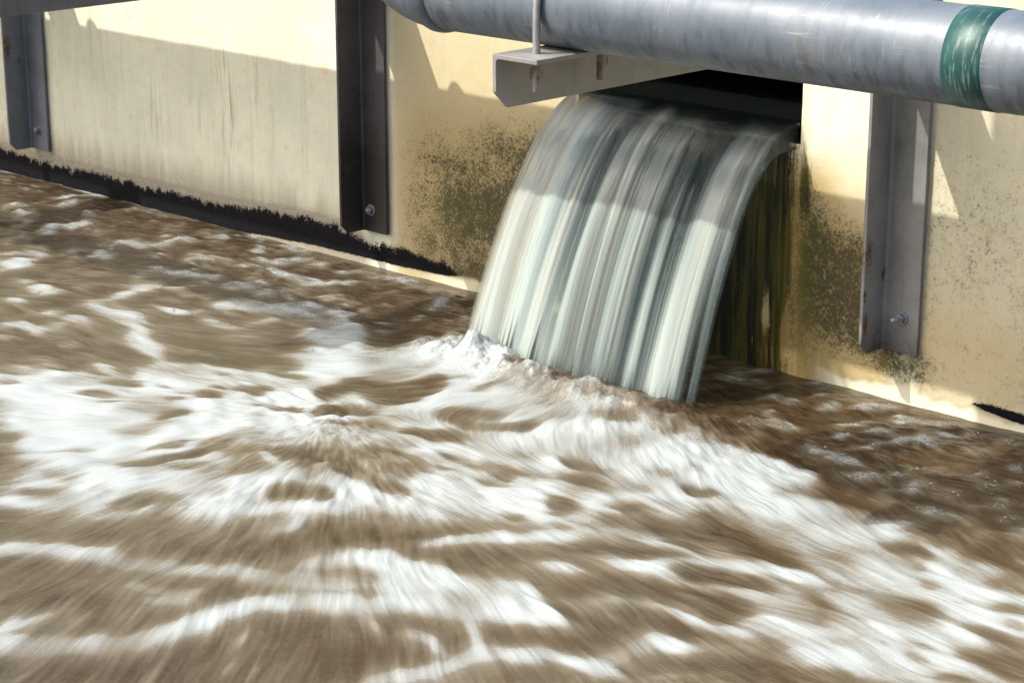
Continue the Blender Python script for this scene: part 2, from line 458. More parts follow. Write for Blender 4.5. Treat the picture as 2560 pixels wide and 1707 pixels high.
    dry = g(-.425, .17, .018, .10) + .75 * g(-.345, .11, .020, .11) + .5 * g(-.48, .10, .012, .05)
    wet = np.clip(wet - dry * .8 * (.5 + n2), 0, 1) * (.8 + .4 * nv)
    wet = np.maximum(wet, sstep(.03, -.02, Z) * .5 * sstep(-.25, -.35, X) * sstep(-1.4, -1.3, X))
    grime_gap_shade = .8 * sstep(-.055, .0, top - Z) * sstep(-2.3, -2.5, X) + sstep(.28, .10, Z + .10 * (nv - .5)) * sstep(-2.30, -2.5, X) * .85
    grime_gap_shade += .35 * left * sstep(.3, .05, Z)
    grime_gap_shade += .55 * g(-4.515, .35, .02, .5) + .5 * g(-2.245, .4, .015, .5) + .75 * g(.19, .5, .012, .5) + .7 * g(.17, .15, .05, .03)  # thin dark strips paint the gap shade beside each upright
    streak = 1.1 * g(-3.25, .50, .05, .22) + .6 * g(-3.05, .62, .02, .16) + .6 * g(-3.42, .55, .02, .13) + .5 * g(-2.75, .5, .015, .25) + .5 * g(-3.75, .42, .06, .12) + .08
    one = np.ones_like(X); c = lambda *a: np.clip(np.stack([*a, one], -1), 0, 1.0)
    attrs = {'mask_a': c(tar, mold, moss), 'mask_b': c(tan, orange, wet), 'mask_c': c(grime_gap_shade, pale, streak)}
    Y = -.004 * sstep(.3, .7, n3) + .0022 * (n2 - .5) + .004 * pale - .004 * tar * n2
    edge = np.minimum(np.abs(X - X0), np.abs(X - X1)) < .004
    xc = (xs[1:] + xs[:-1]) / 2; zc = (zs[1:] + zs[:-1]) / 2
    XC, ZC = np.meshgrid(xc, zc, indexing='ij')
    hole = (XC > X0) & (XC < X1) & (ZC > SILL) & (ZC < LINT)
    root = empty('concrete_wall', (-1.0, 0.12, -0.35))
    tag(root, 'long cream painted concrete tank wall with a water outlet, mould stains and a black waterline band', 'wall')
    grid_mesh('wall_face', X, Y, Z, attrs, M_WALL, keep=~hole, parent=root)
    bm = bmesh.new()                             # the body of the wall behind the face, built round the outlet
    def blk(a, b, lo, hi): prism(bm, [(a, lo), (b, lo), (b, hi), (a, hi)], 'y', 0.012, 0.28)
    blk(-14, X0, -.35, 1.745); blk(X1, 9, -.35, 1.745)
    blk(X0, X1, -.35, SILL - .002); blk(X0, X1, LINT, 1.745)
    obj_bm('wall_core', bm, M_WET, root)
    bm = bmesh.new()                             # the flume behind the outlet
    for (a, b, lo, hi) in ((X0 - .1, X0 - .002, SILL - .1, 1.5), (X1 + .002, X1 + .1, SILL - .1, 1.5)):
        prism(bm, [(a, lo), (b, lo), (b, hi), (a, hi)], 'y', .282, 2.4)
    prism(bm, [(X0 - .1, SILL - .11), (X1 + .1, SILL - .11), (X1 + .1, SILL - .003), (X0 - .1, SILL - .003)], 'y', .282, 2.4)
    prism(bm, [(X0 - .1, 1.502), (X1 + .1, 1.502), (X1 + .1, 1.55), (X0 - .1, 1.55)], 'y', .282, 2.4)
    prism(bm, [(X0 - .1, SILL - .1), (X1 + .1, SILL - .1), (X1 + .1, 1.5), (X0 - .1, 1.5)], 'y', 2.402, 2.5)
    obj_bm('outlet_flume', bm, M_WET, root)
build_wall()

# ------------------------------------------------------------------ the waterfall
def build_fall():
    U = np.linspace(0, 1, 620); 
    t0 = -0.75; T = np.concatenate([np.linspace(t0, 0, 60)[:-1], np.linspace(0, .425, 300)])
    UU, TT = np.meshgrid(U, T, indexing='ij')
    tp = np.clip(TT, 0, None)
    spread = tp / .42
    x0 = X0 + .002 - .065 * spread ** 1.3; x1 = X1 - .002 + .012 * spread
    X = x0 + (x1 - x0) * UU
    xr = UU * .965
    lean = xr + .02 * (fbm(xr * 5, TT * 4, 5, 2) - .5)
    s1 = fbm(lean * 8, TT * 1.6 + 3, 1, 2); s2 = fbm(lean * 24, TT * 2.4, 2, 2); s3 = fbm(lean * 95, TT * 2.4, 3, 3); s4 = fbm(lean * 260, TT * 5, 4, 2)
    aer = sstep(.0, .22, tp)
    st = .46 * s1 + .38 * s2 + .16 * s3
    streak = .9 * sstep(.30, .72, st + .02 * (s4 - .5)) + .1 * s3 
    leftm = sstep(.42, .0, UU)                       # milky left side
    streak = np.clip(streak * (.35 + .65 * aer) + .22 * leftm * aer, 0, 1)
    streak = streak * (.25 + .75 * sstep(-.02, .10, TT)) 
    streak = np.clip(streak + .12 * sstep(.25, .42, tp), 0, 1)
    n_th = .052 * (s1 - .5) + .026 * (s2 - .5) * (.3 + aer) + .0028 * (s3 - .5) * (.2 + aer) + .0011 * (s4 - .5) * aer
    s5 = fbm(lean * 150, TT * 34 + lean * 9, 2, 2); n_th = n_th + .0007 * sstep(.60, .80, s5) * aer
    v = 1.30
    # upper nappe
    zt = .848 - .12 * tp - 4.85 * tp ** 2 + np.where(TT < 0, -TT * .035, 0)
    yt = -v * TT
    dzdt = -.12 - 9.7 * tp; dydt = -v + 0 * tp
    L = np.hypot(dzdt, dydt); ny, nz = dzdt / L, -dydt / L       # outward/up normal in the yz plane
    edge = np.minimum(UU, 1 - UU)
    ed = sstep(0, .03, edge)
    amp = sstep(.0, .17, TT)
    yt2 = yt + ny * n_th * amp * ed; zt2 = zt + nz * n_th * amp * ed
    soft = sstep(.06, .2, tp)
    thick = (.064 * (1 - sstep(0, .2, tp)) + .022) * np.maximum(.15 + .85 * ed, 1 - sstep(.06, .2, tp))
    yb = yt2 - ny * thick; zb = zt2 - nz * thick
    wrap = (1 - sstep(0, .022, edge)) * (1 - soft) * sstep(.0, .05, TT)
    yt2 = yt2 - ny * thick * wrap; zt2 = zt2 - nz * thick * wrap
    zb = np.where(TT < 0, np.maximum(SILL + .001, zt - .07), zb); yb = np.where(TT < 0, yt2, yb)
    zb = np.where((TT >= 0) & (yb > -.002), np.maximum(zb, SILL + .002), zb)
    alpha = np.clip(.58 + .75 * (streak - .3) + .14 * leftm, 0, 1)
    soft = sstep(.06, .2, tp)
    alpha = alpha * (1 - soft + soft * sstep(0, .02 + .05 * s3, edge + .012 * s4))
    fray = sstep(.1, .42, tp) * sstep(.20, .02, 1 - UU)           # the right edge thins into single strands
    alpha = np.clip(alpha - fray * .75 * (1 - sstep(.44, .60, s3)), 0, 1)
    alpha = alpha * (1 - .9 * sstep(.392, .43, tp + .09 * (s3 - .5) + .05 * (s2 - .5)))
    alpha = np.where(TT < 0, 1.0, alpha)
    mud = np.clip(.45 * sstep(.42, .7, fbm(lean * 14, TT * 1.5, 6, 3)) * (.4 + leftm), 0, 1) * (1 - .6 * sstep(.3, .42, tp))
    root = empty('waterfall', ((X0 + X1) / 2, -.3, 0))
    tag(root, 'broad silky sheet of grey water pouring from the wall outlet under the pipe', 'waterfall')
    clear = sstep(.19, .035, TT + .10 * (s1 - .5) + .06 * leftm) * (.985 - .25 * leftm)
    clear = np.maximum(clear, sstep(.075, .02, TT) * .985)
    tint = .6 * sstep(.50, .72, fbm(lean * 12 + 4, TT * 1.3, 0, 3)) * (1 - leftm) * (1 - .5 * sstep(.28, .42, tp))
    at = dict(streak=streak, alpha=alpha, fine=s4, mud=mud, clear=clear, tint=tint)
    grid_mesh('water_sheet', X, yt2, zt2, at, M_FALL, parent=root)
    at2 = dict(streak=streak * .8, alpha=np.where(TT < 0, 1, alpha * .55), fine=s4, mud=mud, clear=clear, tint=tint)
    grid_mesh('sheet_underside', X[::3], yb[::3], zb[::3], {k: q[::3] for k, q in at2.items()}, M_FALL, parent=root)
build_fall()

# ------------------------------------------------------------------ the water with its foam (stroke: strength, centre, two half axes; minus = clear brown water)
STROKES = """
0.8 -1.862 -1.850 0.258 0.116 0.252 -0.189
0.8 -1.580 -1.579 0.137 0.256 0.256 -0.187
0.8 -1.391 -1.143 0.114 0.322 0.256 -0.206
0.8 -1.093 -0.792 0.279 0.134 0.228 -0.241
0.8 -1.459 -1.964 0.213 0.205 0.233 -0.169
0.8 -1.136 -1.597 0.204 0.267 0.224 -0.181
0.8 -0.750 -1.228 0.280 0.197 0.202 -0.203
0.8 -0.332 -0.994 0.263 0.104 0.174 -0.213
0.62 -1.071 -2.245 0.210 0.171 0.172 -0.127
0.62 -0.727 -1.939 0.218 0.209 0.162 -0.135
0.62 -0.324 -1.600 0.269 0.200 0.145 -0.148
0.62 0.031 -1.260 0.166 0.220 0.139 -0.153
0.8 -0.924 -0.760 0.345 0.040 0.175 -0.208
0.8 -0.433 -0.780 0.315 -0.069 0.128 -0.196
0.8 -0.033 -0.842 0.254 -0.021 0.119 -0.187
0.8 0.342 -0.914 0.273 -0.077 0.090 -0.174
0.62 0.415 -1.010 0.338 -0.141 0.105 -0.232
0.62 0.821 -1.126 0.278 -0.038 0.109 -0.222
0.62 1.162 -1.193 0.239 -0.064 0.083 -0.207
0.5 0.639 -1.581 0.285 0.007 0.112 -0.185
0.5 1.018 -1.550 0.242 0.035 0.100 -0.178
0.5 1.323 -1.545 0.203 -0.030 0.072 -0.172
0.6 0.131 -2.087 0.186 0.040 0.104 -0.124
0.6 0.374 -2.023 0.165 0.052 0.099 -0.122
-0.7 -2.413 -1.612 0.074 0.087 0.093 -0.062
-0.7 -2.304 -1.483 0.065 0.078 0.092 -0.064
-0.7 -2.169 -1.404 0.115 0.025 0.083 -0.068
-0.6 -2.288 -1.678 0.060 0.029 0.036 -0.026
0.6 -2.130 -1.303 0.078 0.007 0.047 -0.041
0.6 -2.002 -1.331 0.105 -0.050 0.020 -0.033
-0.97 -1.945 -1.214 0.108 0.045 0.131 -0.111
-0.97 -1.788 -1.175 0.137 0.018 0.119 -0.112
-0.97 -1.694 -1.084 0.010 0.123 0.134 -0.098
-0.9 -1.633 -1.212 0.046 0.019 0.044 -0.040
-0.6 -1.772 -0.896 0.040 0.054 0.050 -0.042
0.9 -1.868 -1.421 0.051 0.078 0.063 -0.046
0.9 -1.747 -1.322 0.097 0.042 0.058 -0.050
0.9 -1.584 -1.259 0.103 0.035 0.055 -0.050
0.9 -1.414 -1.206 0.104 0.031 0.053 -0.050
0.9 -1.272 -1.148 0.073 0.041 0.053 -0.050
0.85 -1.620 -0.977 0.012 0.064 0.063 -0.049
0.85 -1.547 -0.919 0.085 0.016 0.055 -0.056
-0.6 -2.111 -1.606 -0.014 0.053 0.041 -0.023
-0.55 -1.912 -1.498 0.004 0.026 0.040 -0.026
0.7 -1.991 -1.550 0.077 -0.006 0.035 -0.032
-0.75 -1.838 -1.600 0.042 0.053 0.030 -0.021
-0.5 -1.711 -1.535 0.026 0.011 0.018 -0.015
-0.6 -2.104 -1.867 0.031 0.030 0.039 -0.026
-0.6 -1.803 -1.729 0.056 0.035 0.028 -0.021
-0.5 -1.701 -1.746 0.047 0.045 0.015 -0.011
-0.7 -1.677 -1.307 0.014 0.028 0.019 -0.014
-0.8 -1.502 -1.157 0.039 0.031 0.028 -0.024
-0.9 -1.290 -1.176 0.005 0.049 0.035 -0.027
-0.9 -1.293 -1.089 -0.009 0.066 0.036 -0.025
-0.6 -1.580 -1.598 0.018 0.031 0.023 -0.017
-0.85 -1.534 -1.489 0.030 0.028 0.030 -0.024
-0.7 -1.562 -1.419 0.019 0.022 0.015 -0.012
-0.8 -1.477 -1.367 0.039 0.022 0.039 -0.034
-0.8 -1.441 -1.333 0.013 0.030 0.041 -0.032
-0.5 -1.606 -1.535 0.017 0.017 0.015 -0.012
-0.95 -1.459 -1.710 -0.002 0.036 0.032 -0.020
-0.95 -1.458 -1.663 0.003 0.033 0.033 -0.022
-0.5 -1.387 -1.809 0.000 0.028 0.022 -0.014
-0.5 -1.295 -1.427 0.041 0.018 0.028 -0.026
-0.5 -1.226 -1.404 0.048 0.012 0.027 -0.026
-0.8 -1.131 -1.343 0.017 0.038 0.038 -0.031
-0.8 -1.107 -1.294 0.017 0.032 0.037 -0.031
-0.5 -1.243 -1.616 0.032 0.048 0.019 -0.015
0.97 -1.321 -1.796 0.049 0.081 0.044 -0.032
0.97 -1.222 -1.651 0.065 0.085 0.044 -0.034
0.97 -1.092 -1.516 0.084 0.069 0.042 -0.036
0.97 -0.959 -1.429 0.072 0.032 0.039 -0.038
0.8 -1.619 -1.636 0.083 -0.078 -0.044 -0.001
0.8 -1.509 -1.743 0.119 -0.118 -0.048 0.003
0.8 -1.399 -1.861 0.069 -0.085 -0.058 0.016
0.8 -1.315 -1.975 0.073 -0.106 -0.062 0.022
0.8 -1.244 -2.094 0.039 -0.082 -0.065 0.029
0.8 -1.195 -2.174 0.057 -0.066 -0.051 0.010
0.7 -1.625 -2.018 0.087 0.056 0.089 -0.065
0.7 -1.505 -1.933 0.078 0.061 0.088 -0.065
-0.5 -1.028 -1.400 0.050 0.043 0.020 -0.018
-0.55 -1.246 -1.909 0.014 0.036 0.018 -0.013
-0.55 -1.228 -1.839 0.006 0.045 0.019 -0.012
-0.72 -1.183 -2.068 0.026 0.031 0.032 -0.024
-0.72 -1.159 -2.003 0.006 0.052 0.034 -0.021
-0.72 -1.144 -1.915 0.012 0.057 0.034 -0.023
-0.72 -1.129 -1.844 0.008 0.035 0.034 -0.023
-0.5 -1.087 -1.776 0.099 0.018 0.058 -0.055
-0.5 -0.965 -1.715 0.064 0.062 0.063 -0.053
-0.5 -0.866 -1.620 0.064 0.062 0.061 -0.054
-0.45 -0.908 -1.835 0.044 0.053 0.041 -0.033
-0.6 -0.907 -1.669 0.046 0.032 0.038 -0.034
-0.6 -0.846 -1.629 0.038 0.023 0.038 -0.035
-0.5 -1.010 -1.625 0.054 0.030 0.014 -0.013
0.6 -0.915 -1.751 0.085 -0.026 0.019 -0.026
0.6 -0.801 -1.760 0.061 0.013 0.027 -0.027
0.6 -0.754 -1.688 -0.003 0.074 0.031 -0.021
-0.75 -0.682 -1.887 0.035 0.040 0.047 -0.040
-0.75 -0.620 -1.836 0.053 0.033 0.045 -0.042
0.6 -0.779 -1.984 0.003 0.065 0.030 -0.020
0.6 -0.782 -1.883 -0.007 0.060 0.031 -0.019
-0.75 -1.183 -2.372 0.040 0.038 0.025 -0.017
-0.6 -1.624 -2.185 0.016 0.031 0.043 -0.027
-0.5 -1.518 -2.264 0.013 0.038 0.036 -0.021
-0.4 -1.407 -2.101 0.034 0.054 0.028 -0.019
-0.4 -1.239 -2.260 0.084 0.005 0.027 -0.024
-0.5 -1.065 -2.246 0.021 0.026 0.025 -0.017
-0.5 -0.922 -2.264 0.030 0.059 0.040 -0.027
-0.5 -0.860 -2.179 0.048 0.046 0.038 -0.030
0.75 -1.036 -2.153 0.030 0.061 0.042 -0.029
0.75 -0.987 -2.054 0.030 0.062 0.042 -0.030
0.8 -1.159 -2.457 0.056 0.064 0.036 -0.024
0.8 -1.048 -2.368 0.072 0.040 0.034 -0.025
0.85 -0.634 -2.021 0.063 0.070 0.028 -0.023
0.85 -0.499 -1.899 0.086 0.065 0.026 -0.024
-0.85 -1.275 -1.185 0.011 0.053 0.035 -0.028
-0.85 -1.273 -1.087 -0.008 0.071 0.035 -0.026
-0.78 -1.183 -1.075 0.037 0.052 0.066 -0.059
-0.78 -1.116 -1.043 0.073 -0.005 0.054 -0.063
-0.78 -1.082 -0.989 -0.015 0.089 0.067 -0.049
-0.78 -1.086 -0.902 0.011 0.052 0.067 -0.058
-0.85 -1.048 -1.104 0.042 0.047 0.030 -0.028
-0.55 -0.942 -0.820 -0.004 0.071 0.040 -0.033
-0.5 -1.084 -0.791 0.033 0.010 0.016 -0.017
-0.7 -0.973 -0.592 0.011 0.052 0.042 -0.039
0.8 -1.316 -0.623 0.004 0.078 0.067 -0.056
0.8 -1.275 -0.534 0.052 0.050 0.064 -0.065
0.8 -1.167 -0.493 0.094 0.005 0.056 -0.067
-0.75 -1.110 -1.313 0.031 0.037 0.039 -0.034
-0.75 -1.054 -1.270 0.045 0.021 0.037 -0.036
-0.5 -0.977 -1.340 0.060 0.051 0.022 -0.020
-0.7 -0.825 -1.087 0.043 0.041 0.041 -0.040
-0.7 -0.749 -1.014 0.053 0.051 0.040 -0.041
-0.85 -0.705 -1.115 0.066 0.011 0.033 -0.039
-0.85 -0.630 -1.074 0.031 0.043 0.037 -0.037
-0.85 -0.591 -1.006 0.021 0.048 0.037 -0.036
-0.75 -0.779 -1.286 0.069 0.016 0.034 -0.037
-0.75 -0.688 -1.238 0.046 0.044 0.036 -0.036
0.5 -0.971 -1.216 0.021 0.056 0.023 -0.019
0.5 -0.945 -1.107 0.008 0.069 0.023 -0.019
0.8 -0.836 -0.907 0.056 0.103 0.045 -0.043
0.8 -0.725 -0.811 0.080 0.007 0.038 -0.047
0.8 -0.591 -0.831 0.097 -0.034 0.028 -0.045
1 -0.526 -1.190 0.061 0.071 0.068 -0.069
1 -0.470 -1.049 0.016 0.120 0.071 -0.064
1 -0.460 -0.921 -0.005 0.075 0.072 -0.061
1 -0.580 -0.842 0.092 -0.021 0.043 -0.063
1 -0.426 -0.888 0.125 -0.043 0.036 -0.060
1 -0.266 -0.911 0.091 0.011 0.045 -0.060
1 -0.137 -0.884 0.078 0.025 0.045 -0.060
0.9 -0.743 -1.350 0.075 0.025 0.033 -0.035
0.9 -0.620 -1.309 0.074 0.025 0.032 -0.035
0.9 -0.489 -1.278 0.084 0.013 0.030 -0.035
-0.45 -0.431 -0.740 0.063 0.021 0.035 -0.044
-0.25 -0.661 -0.717 0.060 0.083 0.043 -0.046
-0.25 -0.555 -0.616 0.068 0.038 0.040 -0.048
-0.45 -0.265 -0.714 0.056 0.028 0.034 -0.043
-0.45 -0.739 -1.480 0.060 0.036 0.029 -0.028
-0.45 -0.644 -1.445 0.057 0.006 0.026 -0.029
-0.5 -0.556 -1.356 0.029 0.011 0.014 -0.016
-0.8 -0.234 -1.153 0.049 0.011 0.024 -0.031
-0.8 -0.159 -1.126 0.047 0.023 0.025 -0.030
-0.85 -0.151 -1.244 0.043 0.018 0.026 -0.031
-0.85 -0.099 -1.220 0.030 0.016 0.026 -0.031
-0.6 -0.315 -1.366 0.025 -0.002 0.013 -0.017
-0.5 -0.309 -1.430 0.065 0.023 0.018 -0.021
-0.9 -0.073 -1.417 0.028 0.013 0.029 -0.035
-0.9 -0.039 -1.409 0.033 0.000 0.025 -0.035
-0.6 -0.121 -1.553 0.019 0.019 0.015 -0.015
-0.45 -0.613 -1.642 0.106 -0.022 0.027 -0.036
-0.45 -0.481 -1.656 0.065 0.004 0.031 -0.036
-0.5 -0.480 -1.663 0.048 0.024 0.029 -0.030
0.9 0.011 -1.328 -0.001 0.060 0.021 -0.017
0.9 0.034 -1.239 0.027 0.046 0.020 -0.021
0.9 0.104 -1.171 0.054 0.032 0.018 -0.023
-0.9 0.103 -1.310 0.036 0.039 0.020 -0.023
-0.5 -0.010 -1.029 0.038 0.026 0.019 -0.024
-0.35 0.021 -1.140 0.032 0.021 0.013 -0.016
-0.9 -0.386 -0.301 0.099 0.060 0.109 -0.142
-0.9 -0.269 -0.211 0.083 0.080 0.108 -0.141
-0.9 -0.134 -0.103 0.115 0.078 0.103 -0.145
-0.85 -0.224 -0.407 0.115 0.082 0.084 -0.110
-0.85 -0.021 -0.297 0.144 0.059 0.077 -0.113
-0.85 0.178 -0.210 0.115 0.055 0.073 -0.113
-0.8 0.148 -0.410 0.116 0.068 0.098 -0.143
-0.8 0.336 -0.317 0.146 0.061 0.090 -0.145
-0.8 0.534 -0.185 0.122 0.117 0.090 -0.144
-0.7 0.529 -0.486 0.117 0.059 0.090 -0.146
-0.7 0.701 -0.410 0.132 0.051 0.083 -0.147
-0.7 0.238 -0.173 0.137 0.056 0.063 -0.101
-0.7 0.464 -0.096 0.143 0.039 0.057 -0.102
-0.6 0.729 -0.674 0.069 0.044 0.038 -0.062
-0.6 0.840 -0.593 0.072 0.059 0.038 -0.062
0.45 -0.455 -0.162 0.053 0.021 0.030 -0.041
0.45 -0.357 -0.137 0.069 0.010 0.028 -0.041
0.45 -0.268 -0.109 0.042 0.025 0.029 -0.040
0.4 -0.462 -0.063 0.071 0.028 0.025 -0.035
0.7 -0.118 -0.121 0.023 0.007 0.014 -0.021
0.8 -0.028 -0.187 0.020 0.034 0.024 -0.032
0.65 0.105 -0.070 0.027 0.026 0.019 -0.028
0.55 0.064 -0.147 0.034 -0.003 0.015 -0.026
0.5 -0.137 -0.227 0.030 0.015 0.016 -0.023
0.7 0.107 -0.298 0.032 0.030 0.014 -0.019
0.7 0.142 -0.244 0.009 0.034 0.015 -0.018
0.65 0.194 -0.133 0.038 0.024 0.017 -0.025
0.65 0.267 -0.098 0.048 0.016 0.016 -0.026
0.65 0.337 -0.077 0.036 0.009 0.015 -0.026
0.6 0.216 -0.265 0.028 0.039 0.020 -0.028
0.6 0.161 -0.381 0.019 0.025 0.017 -0.023
0.65 0.328 -0.266 0.015 0.068 0.034 -0.043
0.65 0.391 -0.244 0.073 -0.040 0.019 -0.047
0.55 0.288 -0.401 0.017 0.044 0.029 -0.037
0.6 0.385 -0.142 0.039 -0.003 0.016 -0.030
0.5 0.449 -0.081 0.023 0.009 0.013 -0.023
0.6 0.571 -0.082 0.025 0.038 0.028 -0.043
0.5 0.556 -0.221 0.022 0.045 0.022 -0.032
0.5 0.189 -0.545 0.068 0.005 0.026 -0.042
0.5 0.287 -0.545 0.060 -0.006 0.023 -0.041
0.5 0.326 -0.581 0.070 0.035 0.022 -0.034
0.55 0.484 -0.552 0.015 0.033 0.020 -0.027
0.5 0.484 -0.466 0.020 0.030 0.015 -0.022
0.45 0.538 -0.451 0.010 0.043 0.014 -0.018
0.55 0.661 -0.387 0.017 0.051 0.021 -0.029
0.5 0.703 -0.256 0.013 0.027 0.022 -0.033
0.5 0.577 -0.617 0.031 0.073 0.030 -0.040
0.5 0.690 -0.594 0.022 0.043 0.021 -0.030
0.5 0.732 -0.460 0.026 0.037 0.021 -0.032
0.5 0.770 -0.370 0.025 0.011 0.019 -0.034
0.55 0.722 -0.739 0.048 0.017 0.016 -0.027
0.5 0.825 -0.574 0.024 0.055 0.025 -0.035
0.5 0.785 -0.759 0.047 0.054 0.013 -0.020
0.5 0.423 -0.642 0.063 0.040 0.019 -0.028
0.5 0.914 -0.635 0.025 0.034 0.015 -0.024
-0.5 -0.033 -0.533 0.021 0.049 0.037 -0.044
-0.5 0.016 -0.486 0.048 0.018 0.033 -0.048
-0.9 0.086 -0.567 0.033 0.044 0.028 -0.035
-0.9 0.122 -0.656 0.026 0.025 0.026 -0.035
-0.6 0.059 -0.764 0.042 0.030 0.015 -0.019
-0.4 0.028 -0.931 0.020 0.019 0.018 -0.022
0.55 -0.106 -0.481 0.051 0.049 0.027 -0.035
0.55 -0.024 -0.433 0.051 0.009 0.024 -0.037
0.85 0.065 -0.794 0.111 -0.001 0.042 -0.066
0.85 0.227 -0.785 0.098 0.013 0.042 -0.065
0.85 0.349 -0.801 0.078 -0.044 0.023 -0.059
0.85 0.447 -0.861 0.084 -0.057 0.017 -0.055
0.85 0.567 -0.903 0.093 -0.009 0.032 -0.061
-1 0.449 -0.799 0.069 0.027 0.053 -0.081
-1 0.547 -0.782 0.081 -0.001 0.045 -0.082
-1 0.614 -0.767 0.034 0.032 0.053 -0.078
-0.85 0.138 -1.072 0.046 -0.004 0.019 -0.030
-0.85 0.189 -1.066 0.027 0.013 0.022 -0.030
0.9 0.366 -1.038 0.106 -0.004 0.036 -0.060
0.9 0.529 -1.028 0.101 0.017 0.036 -0.059
0.7 0.698 -0.890 0.069 0.058 0.015 -0.023
-0.6 0.800 -0.839 0.070 0.076 0.017 -0.025
-0.8 0.275 -1.342 0.011 0.026 0.031 -0.032
-0.8 0.385 -1.280 0.036 0.030 0.014 -0.018
-0.6 -1.087 -2.536 0.028 0.026 0.034 -0.022
-0.5 -0.948 -2.599 0.041 0.049 0.042 -0.027
-0.5 -0.872 -2.541 0.058 0.025 0.038 -0.030
-0.5 -0.778 -2.497 0.064 0.032 0.038 -0.030
-0.4 -0.774 -2.512 0.071 0.056 0.018 -0.013
-0.5 -0.754 -2.265 0.014 0.034 0.025 -0.017
-0.75 -0.568 -2.138 -0.009 0.043 0.042 -0.024
-0.5 -0.571 -2.363 0.042 0.027 0.018 -0.015
-0.85 -0.426 -2.234 0.032 0.061 0.050 -0.038
-0.85 -0.381 -2.139 0.027 0.067 0.050 -0.038
-0.85 -0.325 -2.025 0.045 0.081 0.050 -0.041
-0.7 -0.407 -1.995 0.038 0.036 0.030 -0.026
-0.7 -0.350 -1.948 0.036 0.024 0.029 -0.027
-0.5 -0.452 -2.304 0.048 0.046 0.015 -0.012
0.6 -0.471 -2.095 0.009 0.040 0.027 -0.019
0.6 -0.475 -2.037 -0.017 0.044 0.026 -0.013
0.97 -0.845 -2.666 0.055 0.062 0.046 -0.030
0.97 -0.743 -2.583 0.071 0.041 0.043 -0.032
0.97 -0.621 -2.524 0.081 0.032 0.040 -0.033
0.97 -0.501 -2.467 0.069 0.040 0.040 -0.033
0.97 -0.395 -2.400 0.064 0.043 0.039 -0.033
0.97 -0.281 -2.341 0.078 0.031 0.036 -0.034
0.97 -0.126 -2.255 0.105 0.070 0.036 -0.034
0.85 -0.201 -2.136 0.038 0.080 0.041 -0.033
-0.72 -0.754 -2.730 0.045 0.043 0.038 -0.026
-0.72 -0.673 -2.668 0.056 0.036 0.037 -0.027
-0.72 -0.599 -2.614 0.041 0.034 0.037 -0.027
-0.65 -0.671 -2.798 0.047 0.035 0.050 -0.035
-0.65 -0.599 -2.750 0.055 0.034 0.048 -0.036
-0.8 -0.446 -2.551 0.040 0.009 0.016 -0.014
-0.88 -0.363 -2.512 0.020 0.033 0.026 -0.019
-0.88 -0.326 -2.467 0.028 0.027 0.025 -0.020
-0.88 -0.266 -2.437 0.050 0.013 0.022 -0.021
-0.55 -0.228 -2.478 0.007 0.023 0.024 -0.016
-0.85 -0.451 -2.708 0.034 0.024 0.029 -0.022
-0.85 -0.397 -2.670 0.038 0.028 0.029 -0.022
-0.5 -0.530 -2.707 0.017 0.021 0.018 -0.012
-0.55 -0.561 -2.860 0.047 0.045 0.048 -0.033
-0.55 -0.515 -2.790 0.017 0.054 0.050 -0.030
-0.6 -0.419 -2.967 0.023 0.037 0.020 -0.012
-0.6 -0.370 -2.913 0.036 0.028 0.019 -0.014
-0.35 -0.409 -2.818 0.028 0.054 0.014 -0.009
-0.35 -0.365 -2.724 0.021 0.049 0.014 -0.009
0.8 -0.417 -2.589 0.046 0.009 0.019 -0.018
0.8 -0.344 -2.563 0.045 0.023 0.021 -0.018
0.8 -0.291 -2.525 0.021 0.025 0.022 -0.017
0.8 -0.300 -2.597 0.047 0.045 0.021 -0.016
0.6 -0.450 -2.946 0.005 0.049 0.021 -0.011
0.6 -0.451 -2.852 -0.006 0.062 0.021 -0.010
0.5 -0.371 -2.814 0.001 0.052 0.018 -0.009
-0.88 -0.257 -2.705 -0.003 0.042 0.030 -0.016
-0.88 -0.243 -2.653 0.023 0.031 0.029 -0.021
-0.88 -0.206 -2.598 0.026 0.041 0.029 -0.021
-0.7 -0.240 -2.782 0.024 0.038 0.023 -0.015
-0.7 -0.218 -2.718 0.002 0.043 0.023 -0.013
-0.6 -0.296 -2.854 0.034 0.026 0.012 -0.009
1 -0.357 -3.017 0.044 0.042 0.046 -0.031
1 -0.279 -2.954 0.061 0.043 0.044 -0.032
1 -0.193 -2.883 0.052 0.049 0.044 -0.032
1 -0.149 -2.805 0.008 0.059 0.047 -0.027
1 -0.139 -2.710 0.007 0.073 0.047 -0.028
1 -0.143 -2.601 -0.013 0.077 0.048 -0.025
1 -0.140 -2.495 0.017 0.069 0.048 -0.032
1 -0.086 -2.405 0.054 0.052 0.045 -0.038
1 0.018 -2.331 0.079 0.043 0.042 -0.041
-0.75 -0.249 -3.060 0.042 0.047 0.029 -0.019
-0.75 -0.166 -2.968 0.055 0.060 0.028 -0.019
-0.75 -0.102 -2.884 0.020 0.042 0.029 -0.019
-0.95 -0.181 -3.085 0.064 0.069 0.066 -0.044
-0.95 -0.089 -2.980 0.060 0.073 0.065 -0.045
-0.95 -0.026 -2.875 0.027 0.076 0.067 -0.042
-0.95 0.031 -2.762 0.052 0.081 0.065 -0.047
-0.95 0.102 -2.636 0.044 0.090 0.065 -0.048
-0.95 0.194 -2.512 0.078 0.075 0.061 -0.054
-0.95 -0.036 -2.605 0.011 0.064 0.030 -0.019
-0.95 -0.007 -2.509 0.024 0.054 0.029 -0.022
-0.95 0.067 -2.438 0.065 0.032 0.026 -0.025
-0.95 0.151 -2.401 0.042 0.015 0.024 -0.026
-0.9 -0.031 -2.958 0.128 0.122 0.046 -0.034
